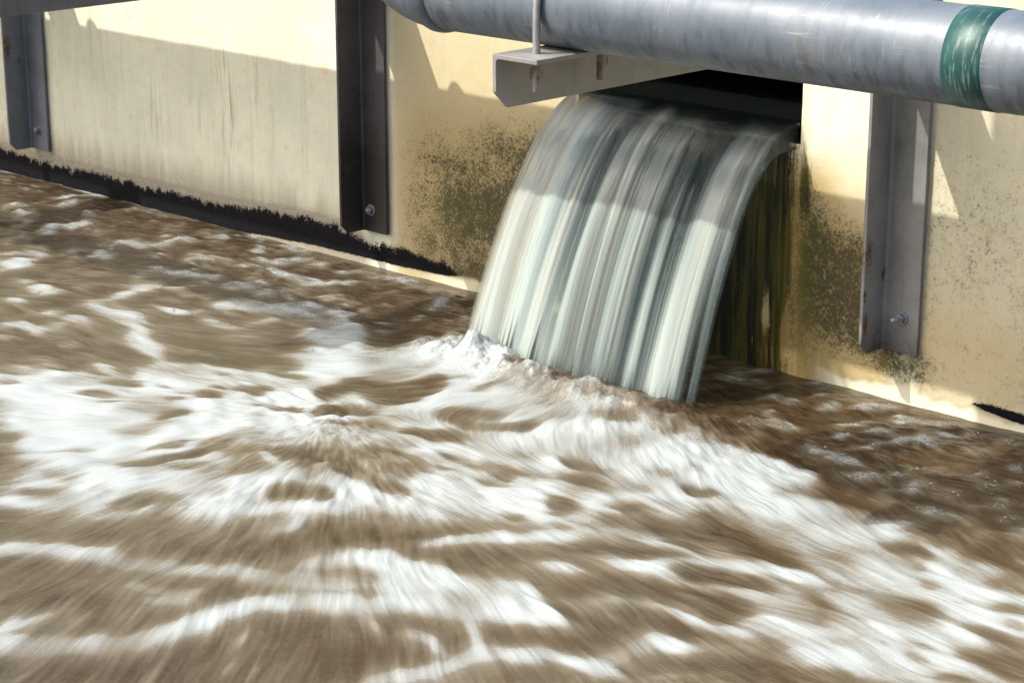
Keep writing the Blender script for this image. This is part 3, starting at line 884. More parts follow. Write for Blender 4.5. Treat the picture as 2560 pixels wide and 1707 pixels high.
-0.9 0.224 -2.703 0.153 0.159 0.044 -0.037
0.4 -0.213 -3.105 0.017 0.036 0.014 -0.008
0.5 0.020 -2.636 -0.008 0.038 0.024 -0.012
0.5 0.155 -2.434 0.025 0.032 0.023 -0.020
0.3 0.095 -2.583 0.009 0.037 0.014 -0.010
0.45 0.116 -2.744 -0.009 0.034 0.020 -0.009
0.5 0.154 -2.702 -0.032 0.044 0.013 -0.001
0.35 0.013 -2.889 -0.001 0.026 0.021 -0.011
0.3 0.227 -2.498 -0.011 0.015 0.005 -0.000
0.4 -0.086 -2.983 -0.005 0.028 0.009 -0.004
-0.85 -0.359 -1.988 0.068 0.013 0.034 -0.037
-0.85 -0.263 -1.935 0.055 0.053 0.038 -0.035
-0.85 -0.181 -1.871 0.051 0.028 0.035 -0.036
-0.85 -0.114 -1.807 0.037 0.055 0.037 -0.035
-0.4 -0.150 -1.772 0.064 0.052 0.024 -0.024
-0.4 -0.229 -1.975 0.022 0.034 0.015 -0.013
-0.8 -0.090 -1.564 0.025 0.013 0.020 -0.023
-0.7 -0.015 -1.467 0.022 0.022 0.014 -0.016
-0.4 -0.070 -1.636 0.021 0.014 0.020 -0.022
0.8 -0.083 -1.823 0.045 0.061 0.035 -0.033
0.8 -0.009 -1.722 0.045 0.062 0.035 -0.034
0.8 0.091 -1.619 0.074 0.062 0.033 -0.036
0.8 0.198 -1.508 0.053 0.069 0.033 -0.036
0.8 0.287 -1.438 0.058 0.015 0.028 -0.039
-0.8 -0.076 -1.929 0.039 0.046 0.023 -0.022
-0.8 -0.003 -1.859 0.047 0.037 0.022 -0.023
-0.5 0.034 -1.933 0.029 0.006 0.019 -0.023
-0.6 0.059 -1.994 0.041 0.004 0.013 -0.017
-0.7 0.186 -1.721 0.024 0.013 0.015 -0.018
-0.88 0.238 -1.613 0.050 0.038 0.028 -0.032
-0.88 0.317 -1.566 0.051 0.021 0.026 -0.033
-0.88 0.400 -1.523 0.054 0.033 0.026 -0.033
-0.5 0.167 -1.883 0.020 0.009 0.015 -0.017
-0.75 0.275 -1.349 0.049 0.016 0.027 -0.036
-0.5 0.147 -1.385 0.044 0.042 0.020 -0.023
0.8 -0.176 -2.097 0.059 0.025 0.044 -0.044
0.8 -0.081 -2.049 0.071 0.040 0.043 -0.044
0.8 0.043 -2.016 0.091 0.003 0.035 -0.045
0.8 0.170 -1.977 0.075 0.046 0.040 -0.044
0.8 0.285 -1.942 0.078 -0.002 0.031 -0.045
0.8 0.380 -1.958 0.068 -0.025 0.020 -0.042
0.85 0.029 -2.308 0.061 0.042 0.037 -0.035
0.85 0.118 -2.235 0.052 0.050 0.037 -0.035
0.85 0.211 -2.166 0.065 0.037 0.035 -0.037
0.85 0.312 -2.107 0.064 0.037 0.034 -0.037
0.85 0.429 -2.066 0.083 0.016 0.029 -0.038
0.85 0.517 -2.051 0.040 0.005 0.027 -0.038
-0.45 -0.052 -2.183 0.028 0.027 0.029 -0.027
0.6 0.268 -1.766 0.060 0.023 0.022 -0.027
0.8 0.400 -1.617 0.046 0.036 0.020 -0.024
-0.92 0.388 -1.796 0.042 0.067 0.041 -0.042
-0.92 0.465 -1.722 0.061 0.030 0.036 -0.046
-0.92 0.551 -1.688 0.059 0.017 0.034 -0.047
-0.8 0.398 -1.928 0.066 -0.037 0.008 -0.028
-0.8 0.474 -1.959 0.051 -0.012 0.017 -0.032
0.75 0.450 -1.874 0.039 0.033 0.015 -0.017
0.75 0.527 -1.823 0.050 0.025 0.014 -0.018
0.75 0.624 -1.789 0.060 0.013 0.013 -0.018
-0.9 0.564 -1.936 0.068 0.033 0.034 -0.043
-0.9 0.631 -1.872 0.022 0.057 0.038 -0.038
-0.9 0.685 -1.833 0.059 -0.002 0.027 -0.045
-0.7 0.652 -1.808 0.043 0.019 0.014 -0.019
0.4 0.563 -1.912 0.041 0.011 0.009 -0.012
-0.9 0.129 -2.398 0.052 0.043 0.027 -0.025
-0.9 0.206 -2.317 0.040 0.054 0.027 -0.024
-0.9 0.280 -2.234 0.048 0.046 0.026 -0.025
-0.92 0.231 -2.465 0.077 0.058 0.050 -0.047
-0.92 0.344 -2.397 0.076 0.032 0.045 -0.050
-0.92 0.397 -2.335 -0.003 0.069 0.053 -0.035
-0.9 0.287 -2.540 0.050 0.048 0.037 -0.034
-0.9 0.355 -2.469 0.040 0.046 0.037 -0.034
0.6 0.182 -2.341 0.051 -0.004 0.018 -0.025
0.7 0.299 -2.309 0.036 0.009 0.019 -0.022
0.7 0.368 -2.315 0.059 -0.016 0.012 -0.022
0.4 0.157 -2.433 0.026 0.033 0.023 -0.020
0.65 0.393 -2.213 0.061 -0.041 0.002 -0.023
-0.9 0.461 -2.140 0.049 0.039 0.036 -0.039
-0.9 0.556 -2.080 0.073 0.040 0.034 -0.040
-0.9 0.626 -2.020 0.018 0.046 0.037 -0.036
0.85 0.419 -2.505 0.026 0.054 0.031 -0.026
0.85 0.456 -2.418 0.022 0.058 0.032 -0.026
0.85 0.469 -2.331 -0.006 0.061 0.032 -0.020
0.85 0.491 -2.263 0.036 0.034 0.030 -0.030
0.85 0.555 -2.225 0.052 0.017 0.026 -0.033
0.8 0.579 -2.172 0.039 0.029 0.025 -0.028
0.8 0.660 -2.153 0.067 -0.004 0.018 -0.029
0.8 0.753 -2.150 0.055 0.008 0.020 -0.029
0.8 0.708 -2.078 0.016 0.061 0.029 -0.026
0.8 0.727 -1.983 0.009 0.065 0.030 -0.026
0.8 0.762 -1.925 0.042 0.013 0.024 -0.034
-0.85 0.617 -2.303 0.026 0.052 0.024 -0.022
-0.85 0.672 -2.245 0.044 0.020 0.020 -0.025
-0.8 0.827 -2.045 0.034 0.061 0.025 -0.026
0.6 0.869 -2.068 0.027 0.032 0.011 -0.012
0.6 0.404 -1.122 0.089 0.047 0.034 -0.047
0.6 0.534 -1.053 0.069 0.037 0.032 -0.048
0.6 0.610 -0.981 0.028 0.059 0.035 -0.044
-0.85 0.409 -1.313 0.049 0.013 0.031 -0.045
-0.85 0.469 -1.286 0.040 0.027 0.033 -0.044
-0.92 0.568 -1.318 0.080 0.001 0.027 -0.045
-0.92 0.674 -1.326 0.063 -0.012 0.022 -0.044
-0.6 0.616 -1.272 0.037 0.019 0.010 -0.014
-0.6 0.310 -1.370 0.030 0.008 0.015 -0.022
-0.6 0.388 -1.417 0.058 0.021 0.015 -0.021
-0.5 0.432 -1.486 0.036 0.027 0.011 -0.013
0.8 0.494 -1.498 0.069 0.058 0.023 -0.029
0.8 0.634 -1.421 0.090 0.030 0.020 -0.031
0.8 0.751 -1.380 0.047 0.019 0.020 -0.030
-0.92 0.547 -1.547 0.045 0.013 0.026 -0.038
-0.92 0.618 -1.527 0.054 0.015 0.026 -0.038
-0.92 0.690 -1.500 0.043 0.023 0.026 -0.037
-0.5 0.498 -1.566 0.020 0.010 0.012 -0.016
-0.92 0.616 -1.679 0.070 0.033 0.035 -0.048
-0.92 0.708 -1.656 0.060 -0.004 0.028 -0.049
-0.92 0.763 -1.649 0.032 0.018 0.034 -0.047
-0.9 0.748 -1.721 0.059 0.006 0.022 -0.035
-0.85 0.715 -1.842 0.061 -0.012 0.018 -0.035
-0.6 0.826 -1.833 0.055 0.012 0.009 -0.015
0.6 0.721 -1.792 0.075 -0.007 0.011 -0.020
0.6 0.840 -1.777 0.061 0.023 0.013 -0.019
-0.6 0.873 -1.485 0.048 -0.040 0.003 -0.025
-0.6 0.926 -1.545 0.039 -0.058 -0.013 -0.007
-0.8 0.851 -1.993 0.029 0.035 0.019 -0.021
-0.8 0.898 -1.937 0.029 0.035 0.018 -0.022
-0.9 0.957 -1.868 0.037 0.057 0.022 -0.026
-0.8 0.996 -1.946 0.062 0.053 0.020 -0.026
-0.8 1.083 -1.873 0.043 0.034 0.019 -0.027
0.8 0.808 -1.912 0.052 0.036 0.017 -0.022
0.8 0.892 -1.843 0.046 0.044 0.017 -0.022
0.5 0.934 -1.982 0.052 0.055 0.008 -0.010
0.6 1.069 -1.750 0.073 0.048 0.029 -0.042
0.6 1.191 -1.708 0.080 0.003 0.022 -0.044
-0.88 0.836 -1.047 0.044 0.021 0.027 -0.044
-0.88 0.896 -1.040 0.048 -0.014 0.019 -0.044
-0.85 0.827 -0.866 0.042 0.067 0.018 -0.026
-0.5 0.937 -1.138 0.012 0.032 0.019 -0.024
-0.85 1.007 -0.920 0.046 0.034 0.033 -0.056
-0.85 1.078 -0.903 0.060 -0.010 0.025 -0.057
-0.8 0.996 -0.789 0.046 0.025 0.022 -0.039
-0.8 1.043 -1.079 0.023 0.022 0.017 -0.026
-0.8 1.016 -1.201 0.028 0.007 0.015 -0.026
-0.8 1.158 -1.072 0.048 0.037 0.023 -0.038
-0.6 1.141 -1.222 0.023 0.031 0.016 -0.024
-0.7 1.247 -1.199 0.038 0.028 0.017 -0.030
0.65 1.081 -1.021 0.042 0.010 0.021 -0.040
0.7 1.071 -1.155 0.029 0.038 0.025 -0.036
0.6 1.162 -1.175 0.035 0.025 0.016 -0.027
0.6 1.226 -1.121 0.016 0.016 0.012 -0.020
0.5 1.247 -1.256 0.035 0.034 0.013 -0.021
0.45 1.166 -1.296 0.019 0.035 0.014 -0.020
0.5 0.833 -1.209 0.050 0.031 0.019 -0.030
0.5 0.927 -1.175 0.063 0.010 0.017 -0.030
0.5 1.041 -1.190 0.074 -0.028 0.011 -0.029
-0.7 1.089 -1.331 0.042 0.007 0.014 -0.027
-0.85 1.285 -1.351 0.058 0.017 0.019 -0.035
-0.6 1.307 -1.262 0.027 0.007 0.013 -0.025
-0.6 1.203 -1.533 0.041 0.011 0.009 -0.017
-0.6 1.238 -1.588 0.032 0.003 0.015 -0.030
-0.75 1.326 -1.480 0.039 0.012 0.020 -0.038
-0.75 1.396 -1.459 0.057 0.017 0.019 -0.038
-0.7 1.447 -1.508 0.033 0.016 0.016 -0.030
-0.4 1.133 -1.576 0.016 -0.001 0.005 -0.011
-0.3 0.897 -1.267 0.015 0.004 0.008 -0.014
-0.5 1.353 -1.620 0.033 0.016 0.016 -0.029
0.55 -4.853 0.011 0.121 0.012 0.038 -0.028
0.55 -4.604 0.019 0.152 -0.003 0.035 -0.028
0.55 -4.347 0.008 0.131 -0.009 0.033 -0.027
0.55 -4.167 0.017 0.072 0.020 0.034 -0.027
0.55 -3.999 0.019 0.119 -0.017 0.030 -0.026
0.45 -4.280 -0.386 0.032 0.054 0.036 -0.023
0.5 -4.223 -0.122 0.033 0.099 0.028 -0.019
0.5 -4.154 -0.013 0.044 0.017 0.027 -0.021
0.45 -4.147 -0.216 0.031 0.074 0.028 -0.019
0.45 -4.100 -0.456 0.037 0.059 0.059 -0.039
0.35 -4.664 -0.141 0.047 0.033 0.027 -0.019
0.35 -4.555 -0.081 0.072 0.032 0.027 -0.019
0.55 -3.735 -0.046 0.115 0.020 0.044 -0.036
0.55 -3.552 -0.009 0.094 0.022 0.043 -0.036
0.55 -3.384 0.016 0.100 0.007 0.041 -0.036
0.5 -3.249 -0.064 0.029 0.090 0.039 -0.029
0.5 -3.136 0.008 0.101 -0.011 0.033 -0.032
0.5 -3.763 -0.740 -0.026 0.085 0.050 -0.028
0.5 -3.794 -0.567 -0.011 0.116 0.051 -0.031
0.5 -3.792 -0.395 0.015 0.081 0.052 -0.034
0.35 -3.562 -0.761 0.015 0.038 0.043 -0.028
0.65 -3.320 -0.450 0.060 0.068 0.046 -0.034
0.65 -3.258 -0.346 0.011 0.055 0.047 -0.033
0.65 -3.220 -0.256 0.034 0.054 0.046 -0.035
0.5 -3.378 -0.407 0.010 0.033 0.034 -0.024
0.5 -3.277 -0.220 0.025 0.024 0.029 -0.023
0.5 -3.188 -0.134 0.028 0.027 0.029 -0.023
0.55 -3.400 -0.650 0.016 0.063 0.028 -0.018
0.5 -3.290 -0.640 -0.013 0.086 0.038 -0.024
0.4 -3.209 -0.665 0.012 0.032 0.024 -0.017
0.65 -2.921 -0.379 0.063 0.031 0.038 -0.031
0.65 -2.804 -0.360 0.078 -0.009 0.032 -0.032
0.65 -2.708 -0.350 0.044 0.022 0.036 -0.031
0.6 -2.897 -0.141 -0.005 0.043 0.036 -0.026
0.7 -2.818 -0.021 0.071 0.018 0.030 -0.027
0.55 -2.766 -0.239 0.043 0.021 0.029 -0.026
0.65 -2.672 -0.183 0.004 0.067 0.046 -0.035
0.6 -3.539 -0.879 0.032 0.050 0.026 -0.017
0.6 -3.468 -0.810 0.047 0.026 0.025 -0.018
0.75 -3.402 -0.999 0.002 0.052 0.071 -0.042
0.75 -3.378 -0.944 0.033 0.032 0.069 -0.047
0.55 -2.950 -0.608 0.020 0.029 0.025 -0.019
0.65 -2.881 -0.727 -0.015 0.069 0.049 -0.031
0.65 -2.871 -0.653 0.030 0.029 0.048 -0.037
0.65 -2.808 -0.609 0.052 0.030 0.047 -0.038
0.65 -2.710 -0.562 0.069 0.027 0.046 -0.038
0.95 -3.047 -1.120 0.011 0.033 0.046 -0.029
0.95 -3.015 -1.090 0.036 0.012 0.043 -0.032
0.7 -2.942 -1.147 0.007 0.035 0.033 -0.021
0.7 -2.919 -1.088 0.022 0.039 0.033 -0.022
0.5 -2.930 -0.961 0.041 0.073 0.024 -0.017
0.75 -2.725 -0.962 -0.005 0.058 0.054 -0.034
0.75 -2.728 -0.860 0.000 0.076 0.055 -0.036
0.75 -2.749 -0.772 -0.042 0.055 0.047 -0.020
0.75 -2.708 -1.265 -0.003 0.078 0.035 -0.021
0.75 -2.723 -1.136 -0.015 0.072 0.035 -0.021
0.75 -2.724 -1.050 0.015 0.034 0.036 -0.024
0.6 -2.639 -0.759 0.046 0.026 0.034 -0.028
0.8 -2.485 -0.952 0.070 -0.005 0.029 -0.027
0.8 -2.393 -0.949 0.047 0.009 0.030 -0.026
0.8 -2.349 -0.914 0.010 0.037 0.033 -0.024
0.4 -2.528 -0.862 0.065 0.011 0.025 -0.022
0.6 -2.516 -0.580 0.029 0.047 0.046 -0.036
0.6 -2.494 -0.497 -0.001 0.061 0.046 -0.034
0.65 -2.331 -0.554 0.033 0.050 0.044 -0.036
0.65 -2.268 -0.524 0.058 -0.019 0.031 -0.037
0.7 -2.325 -0.798 0.032 0.031 0.042 -0.034
0.6 -2.566 -0.328 0.112 -0.005 0.035 -0.035
0.6 -2.401 -0.314 0.080 0.021 0.036 -0.034
0.6 -2.282 -0.263 0.059 0.039 0.037 -0.034
0.5 -2.124 -0.430 0.041 0.040 0.032 -0.029
0.6 -2.324 -0.334 0.034 0.050 0.027 -0.023
0.6 -2.257 -0.719 0.093 0.036 0.062 -0.055
0.6 -2.150 -0.644 0.043 0.059 0.064 -0.053
0.6 -2.043 -0.570 0.092 0.035 0.060 -0.056
0.6 -1.885 -0.561 0.112 -0.025 0.048 -0.055
0.7 -1.998 -0.683 0.124 0.011 0.069 -0.069
0.7 -1.810 -0.666 0.120 0.011 0.066 -0.068
0.8 -1.769 -0.800 0.104 0.013 0.065 -0.065
0.8 -1.648 -0.775 0.064 0.023 0.066 -0.064
0.85 -2.170 -0.957 0.058 0.005 0.028 -0.026
0.85 -2.090 -0.942 0.042 0.015 0.029 -0.026
0.85 -2.067 -0.872 -0.012 0.070 0.031 -0.021
0.85 -2.065 -0.788 0.016 0.033 0.031 -0.025
0.6 -2.053 -0.913 0.006 0.024 0.022 -0.016
0.8 -2.621 -1.125 0.096 -0.017 0.053 -0.051
0.8 -2.491 -1.141 0.096 -0.008 0.056 -0.051
0.8 -2.354 -1.175 0.111 -0.045 0.034 -0.044
0.8 -2.228 -1.226 0.098 -0.040 0.032 -0.043
0.8 -2.101 -1.272 0.105 -0.035 0.037 -0.045
0.5 -2.583 -1.060 0.126 -0.038 0.028 -0.030
0.5 -2.421 -1.101 0.080 -0.015 0.031 -0.030
0.8 -2.681 -1.474 0.009 0.043 0.038 -0.023
0.8 -2.645 -1.427 0.037 0.018 0.035 -0.025
0.6 -2.570 -1.561 0.025 0.015 0.022 -0.015
0.8 -2.556 -1.435 -0.017 0.055 0.040 -0.021
0.8 -2.552 -1.364 0.022 0.039 0.040 -0.027
0.55 -2.570 -1.272 0.038 0.019 0.032 -0.024
0.55 -2.475 -1.277 0.084 -0.026 0.021 -0.023
0.35 -2.348 -1.458 0.020 0.036 0.041 -0.027
0.5 -2.536 -0.136 0.039 0.038 0.036 -0.032
0.5 -2.378 -0.116 0.039 0.037 0.031 -0.028
0.4 -2.043 -0.082 0.131 0.003 0.033 -0.036
0.4 -1.858 -0.078 0.082 0.002 0.032 -0.036
0.6 -1.373 -0.577 0.105 0.055 0.072 -0.075
0.5 -1.389 -0.519 0.061 -0.137 -0.095 0.061
0.5 -1.343 -0.691 0.017 -0.137 -0.099 0.077
-0.6 -1.809 -0.524 0.031 0.055 0.051 -0.045
-0.5 -1.525 -0.407 0.006 0.082 0.057 -0.049
"""

def build_water():
    ST = np.array([[float(v) for v in ln.split()] for ln in STROKES.strip().splitlines()])
    h = 0.004
    fx = np.arange(-5.2, 1.9 + h / 2, h); fy = np.arange(-3.5, 0.012, h)
    nx, ny = len(fx), len(fy)
    X, Y = np.meshgrid(fx, fy, indexing='ij'); X = X.astype(np.float32); Y = Y.astype(np.float32)
    D = np.full(X.shape, .10, np.float32)
    D += .16 * sstep(-.75, -1.15, Y) * sstep(-3.6, -2.6, X + .4 * Y) 
    wx = .035 * (fbm(X * 7, Y * 7, 1, 3) - .5); wy = .035 * (fbm(X * 7, Y * 7, 4, 3) - .5)
    for s, cx, cy, ax, ay, bx, by in ST:
        ex = (abs(ax) + abs(bx)) * 1.7; ey = (abs(ay) + abs(by)) * 1.7
        i0, i1 = np.searchsorted(fx, [cx - ex - .03, cx + ex + .03]); j0, j1 = np.searchsorted(fy, [cy - ey - .03, cy + ey + .03])
        if i1 <= i0 or j1 <= j0: continue
        px = X[i0:i1, j0:j1] + wx[i0:i1, j0:j1] - cx; py = Y[i0:i1, j0:j1] + wy[i0:i1, j0:j1] - cy
        det = ax * by - ay * bx
        if abs(det) < 1e-9: continue
        u = (px * by - py * bx) / det; w = (-px * ay + py * ax) / det
        r2 = u * u + w * w
        g = sstep(1.9, .25, r2) * abs(s)
        d = D[i0:i1, j0:j1]
        if s > 0: d += (1 - d) * g
        else: d *= 1 - g
    r = np.random.default_rng(5)                          # loose flecks and threads of foam on the calmer water
    ux, uy = RIGHT.x, RIGHT.y
    for k in range(1150):
        if k % 3: cx, cy = r.uniform(-4.9, -1.35), -1.35 * r.random() ** .9
        else: cx, cy = r.uniform(-.25, 1.8), -1.15 * r.random()
        if k % 17 == 0: cx, cy = r.uniform(-2.0, 1.4), r.uniform(-3.3, -1.4)
        L = .012 + .045 * r.random() ** 2; Wd = L * r.uniform(.25, .6) * 2.2
        c_, s_ = math.cos(r.normal(0, .35)), math.sin(r.normal(0, .35))
        ax, ay = L * (ux * c_ - uy * s_), L * (ux * s_ + uy * c_); bx, by = -uy * Wd, ux * Wd
        ex = abs(ax) + abs(bx); ey = abs(ay) + abs(by)
        i0, i1 = np.searchsorted(fx, [cx - ex * 1.5, cx + ex * 1.5]); j0, j1 = np.searchsorted(fy, [cy - ey * 1.5, cy + ey * 1.5])
        if i1 <= i0 or j1 <= j0: continue
        px = X[i0:i1, j0:j1] + 1.3 * wx[i0:i1, j0:j1] - cx; py = Y[i0:i1, j0:j1] + 1.3 * wy[i0:i1, j0:j1] - cy
        det = ax * by - ay * bx
        if abs(det) < 1e-9: continue
        u = (px * by - py * bx) / det; w = (-px * ay + py * ax) / det
        d = D[i0:i1, j0:j1]; d += (1 - d) * sstep(1.7, .1, u * u + w * w) * r.uniform(.12, .5)
    # flow: away from the plunge, then fanning toward the near side
    def radial(cx, cy):
        dx, dy = X - cx, Y - cy; r = np.hypot(dx, dy) + 1e-4
        return dx / r, dy / r
    ax_, ay_ = radial(-1.05, -1.35)
    soft = np.hypot(X + 1.05, Y + 1.35); soft = soft / (soft + .6)
    bx_, by_ = radial(-.80, -.30)
    w = sstep(-.85, -1.45, Y)
    vx = ax_ * w + bx_ * (1 - w); vy = ay_ * w + by_ * (1 - w)
    ul = sstep(-1.5, -2.4, X) * sstep(-1.25, -.7, Y)
    vx = vx * (1 - ul) - ul * .9; vy = vy * (1 - ul) - ul * .35
    c1 = fbm(X * 4, Y * 4, 2, 2) - .5; c2 = fbm(X * 4, Y * 4, 5, 2) - .5
    vx = vx + .55 * c1; vy = vy + .55 * c2
    r = np.hypot(vx, vy) + 1e-5; sp = w * soft + (1 - w); vx *= sp / r; vy *= sp / r
    Ln = .020 + .050 * sstep(-.45, -1.3, Y) + .025 * sstep(-1.5, -2.6, Y)
    n_big = fbm(X * 9, Y * 9, 3, 4); n_med = fbm(X * 34, Y * 34, 6, 3); white = vnoise(X / .0055, Y / .0055, 7); white2 = vnoise(X / .016, Y / .016, 2)
    chop = fbm(X * 13, Y * 13, 0, 3)
    n_fil = 1 - np.abs(2 * fbm(X * 11 + 3, Y * 11, 5, 4) - 1)
    n_fine = fbm(X * 75, Y * 75, 1, 2); n_f2 = 1 - np.abs(2 * fbm(X * 26 + wx * 20, Y * 26 + wy * 20, 2, 3) - 1)
    F = -.01 + 1.02 * D + .07 * sstep(-.8, -1.3, Y) + (.55 * (n_big - .5) + .55 * (n_med - .5) + .35 * (n_fil - .86)) * (.50 + 1.1 * D * (1 - D)) + .22 * (n_fine - .5)
    F = sstep(-.04, 1.04, F + .22 * sstep(.90, .99, n_f2) * sstep(.0, .35, D + .10))
    # smear along the flow (a line integral), the way the moving foam itself is drawn out
    K = 22
    acc = [np.zeros_like(X) for _ in range(5)]; src = [F, .75 * white + .25 * white2, n_med, chop, fbm(X * 6 + 5, Y * 6, 2, 4)]; tot = 0
    idx = lambda a, b: (np.clip(((a - fx[0]) / h + .5).astype(np.int32), 0, nx - 1), np.clip(((b - fy[0]) / h + .5).astype(np.int32), 0, ny - 1))
    for sg in (1, -1):
        px = X.copy(); py = Y.copy()
        for k in range(K):
            i, j = idx(px, py)
            wt = (1 - k / K) * (.5 if k == 0 else 1)
            for a, sr in zip(acc, src): a += wt * sr[i, j]
            tot += wt if True else 0
            st = sg * Ln / K * 1.5
            px += vx[i, j] * st; py += vy[i, j] * st
    foam, hair, med, chs, bigs = [a / tot for a in acc]
    hair = np.clip(.5 + (hair - .5) * 3.8, 0, 1)
    foam = np.clip((.85 * foam + .15 * F) * np.clip(.85 + 1.2 * (bigs - .44), .55, 1.08), 0, 1)
    # relief
    swell = fbm(X * 2.6, Y * 2.6, 1, 3) - .5
    calm = np.exp(-((X + 1.97) / .45) ** 2 - ((Y + 1.2) / .3) ** 2)
    Z = .020 * swell + .026 * (chs - .5) * (1 - .7 * calm) + .006 * (foam - .4) + .012 * (med - .5) * (.4 + foam) + .0012 * (hair - .5) * (.35 + foam)
    g = lambda cx, cy, rx, ry: np.exp(-((X - cx) / rx) ** 2 - ((Y - cy) / ry) ** 2)
    boil = fbm(X * 15, Y * 15, 3, 4, .5)
    Z += (.048 * g(-1.22, -.60, .22, .11) + .042 * g(-.85, -.63, .35, .09) + .022 * g(-.42, -.60, .2, .09)) * (.25 + 1.5 * boil)
    Z *= sstep(.03, -.12, Y) * .85 + .15
    # coarse apron out to the far tank
    ext = lambda v0, sgn, lim: np.array([v0 + sgn * h * 3 * (1.35 ** (k + 1) - 1) / .35 for k in range(60) if h * 3 * (1.35 ** (k + 1) - 1) / .35 < lim] + [v0 + sgn * lim])
    lx = ext(fx[0], -1, 30)[::-1]; rx = ext(fx[-1], 1, 30); ly = ext(fy[0], -1, 40)[::-1]
    GX = np.concatenate([lx, fx, rx]); GY = np.concatenate([ly, fy])
    pad = ((len(lx), len(rx)), (len(ly), 0))
    PX, PY = np.meshgrid(GX, GY, indexing='ij')
    PZ = np.pad(Z, pad, mode='edge'); PF = np.pad(foam, pad, mode='edge'); PH = np.pad(hair, pad, mode='edge')
    aer = sstep(-.65, -1.25, Y + .25 * (bigs - .5)) * (1 - .45 * sstep(-.9, .4, X + .5 * (bigs - .5)))
    PA = np.pad(aer, pad, mode='edge')
    out = (PX < fx[0]) | (PX > fx[-1]) | (PY < fy[0])
    dist = np.maximum(np.maximum(fx[0] - PX, PX - fx[-1]), np.maximum(fy[0] - PY, 0))
    k = sstep(0, 1.0, dist)
    PZ = PZ * (1 - k)
    PF = np.where(out, PF * (1 - k) + k * sstep(.4, .7, fbm(PX * 3, PY * 3, 1, 3)) * .5, PF)
    o = grid_mesh('water', PX, PY, PZ, dict(foam=PF, hair=PH, aer=PA), M_WATER)
    tag(o, kind='structure')
    def height(x, y):
        i = int(min(max((x - fx[0]) / h, 0), nx - 1)); j = int(min(max((y - fy[0]) / h, 0), ny - 1))
        return float(Z[i, j])
    return ST, height
ST, water_z = build_water()

def build_bubbles():
    r = np.random.default_rng(21)
    spots = [q for q in ST if q[0] > .45 and q[1] > -.25 and q[2] > -.75 and q[2] < -.01]
    spots += [q for q in ST if q[0] > .6 and q[1] < -1.5 and q[2] > -1.0]
    ico = bmesh.new(); bmesh.ops.create_icosphere(ico, subdivisions=2, radius=1.0)
    base = np.array([v.co for v in ico.verts]); tri = np.array([[v.index for v in f.verts] for f in ico.faces]); ico.free()
    V = []; Fc = []; n = 0
    for q in spots:
        for k in range(9 if q[1] > -1 else 3):
            a, b = r.normal(0, .42, 2)
            x = q[1] + a * q[3] + b * q[5]; y = q[2] + a * q[4] + b * q[6]
            if y > -.012: continue
            rad = .0022 + .0050 * r.random() ** 2.5
            V.append(base * rad * np.array([1, 1, .8]) + np.array([x, y, water_z(x, y) + rad * .1])); Fc.append(tri + n); n += len(base)
    V = np.concatenate(V); Fc = np.concatenate(Fc)
    me = bpy.data.meshes.new('foam_bubbles'); me.from_pydata(V.tolist(), [], Fc.tolist())
    me.polygons.foreach_set('use_smooth', [True] * len(me.polygons))
    t = NT('bubble film')
    gl = t.n('ShaderNodeBsdfGlossy'); gl.inputs['Roughness'].default_value = 0.05; gl.inputs['Color'].default_value = (.9, .95, 1, 1)
    tp = t.n('ShaderNodeBsdfTransparent'); tp.inputs[0].default_value = (.92, .93, .93, 1)
    fr = t.n('ShaderNodeFresnel'); fr.inputs[0].default_value = 1.35
    mx = t.n('ShaderNodeMixShader'); t.put(mx.inputs[0], t.math('ADD', t.math('MULTIPLY', fr.outputs[0], .8), .10, clamp=True))
    t.link(tp.outputs[0], mx.inputs[1]); t.link(gl.outputs[0], mx.inputs[2])
    me.materials.append(t.done(mx.outputs[0]))
    o = bpy.data.objects.new('foam_bubbles', me); link(o)
    tag(o, 'tiny glossy bubbles riding on the foam flecks of the brown water', 'bubbles', kind='stuff')
build_bubbles()

# ------------------------------------------------------------------ steel brackets: upright bolted to the wall + projecting arm
def arm_mat(kind):
    if kind == 0: return mat_steel('blue grey galvanised angle', (0.165, 0.178, 0.20), -0.2, 0.4, 0.5, [(-4.66, -.12, .62, .05), (-4.66, -.06, .56, .025)])
    if kind == 1: return mat_steel('dirt blackened angle', (0.085, 0.082, 0.085), 0.10, 1.15, 1.0, [(-2.39, -.01, .30, .02)])
    return mat_steel('grey galvanised angle', (0.235, 0.228, 0.215), 0.05, 0.40, 0.9, [(.04, -.12, .50, .05), (.055, -.035, .42, .025), (.05, -.12, .27, .03), (.05, -.13, .36, .02)])

def hexa(bm, cx, cz, r, y0, y1, rot=0.3):
    prism(bm, [(cx + r * math.cos(rot + i * math.pi / 3), cz + r * math.sin(rot + i * math.pi / 3)) for i in range(6)], 'y', y0, y1)

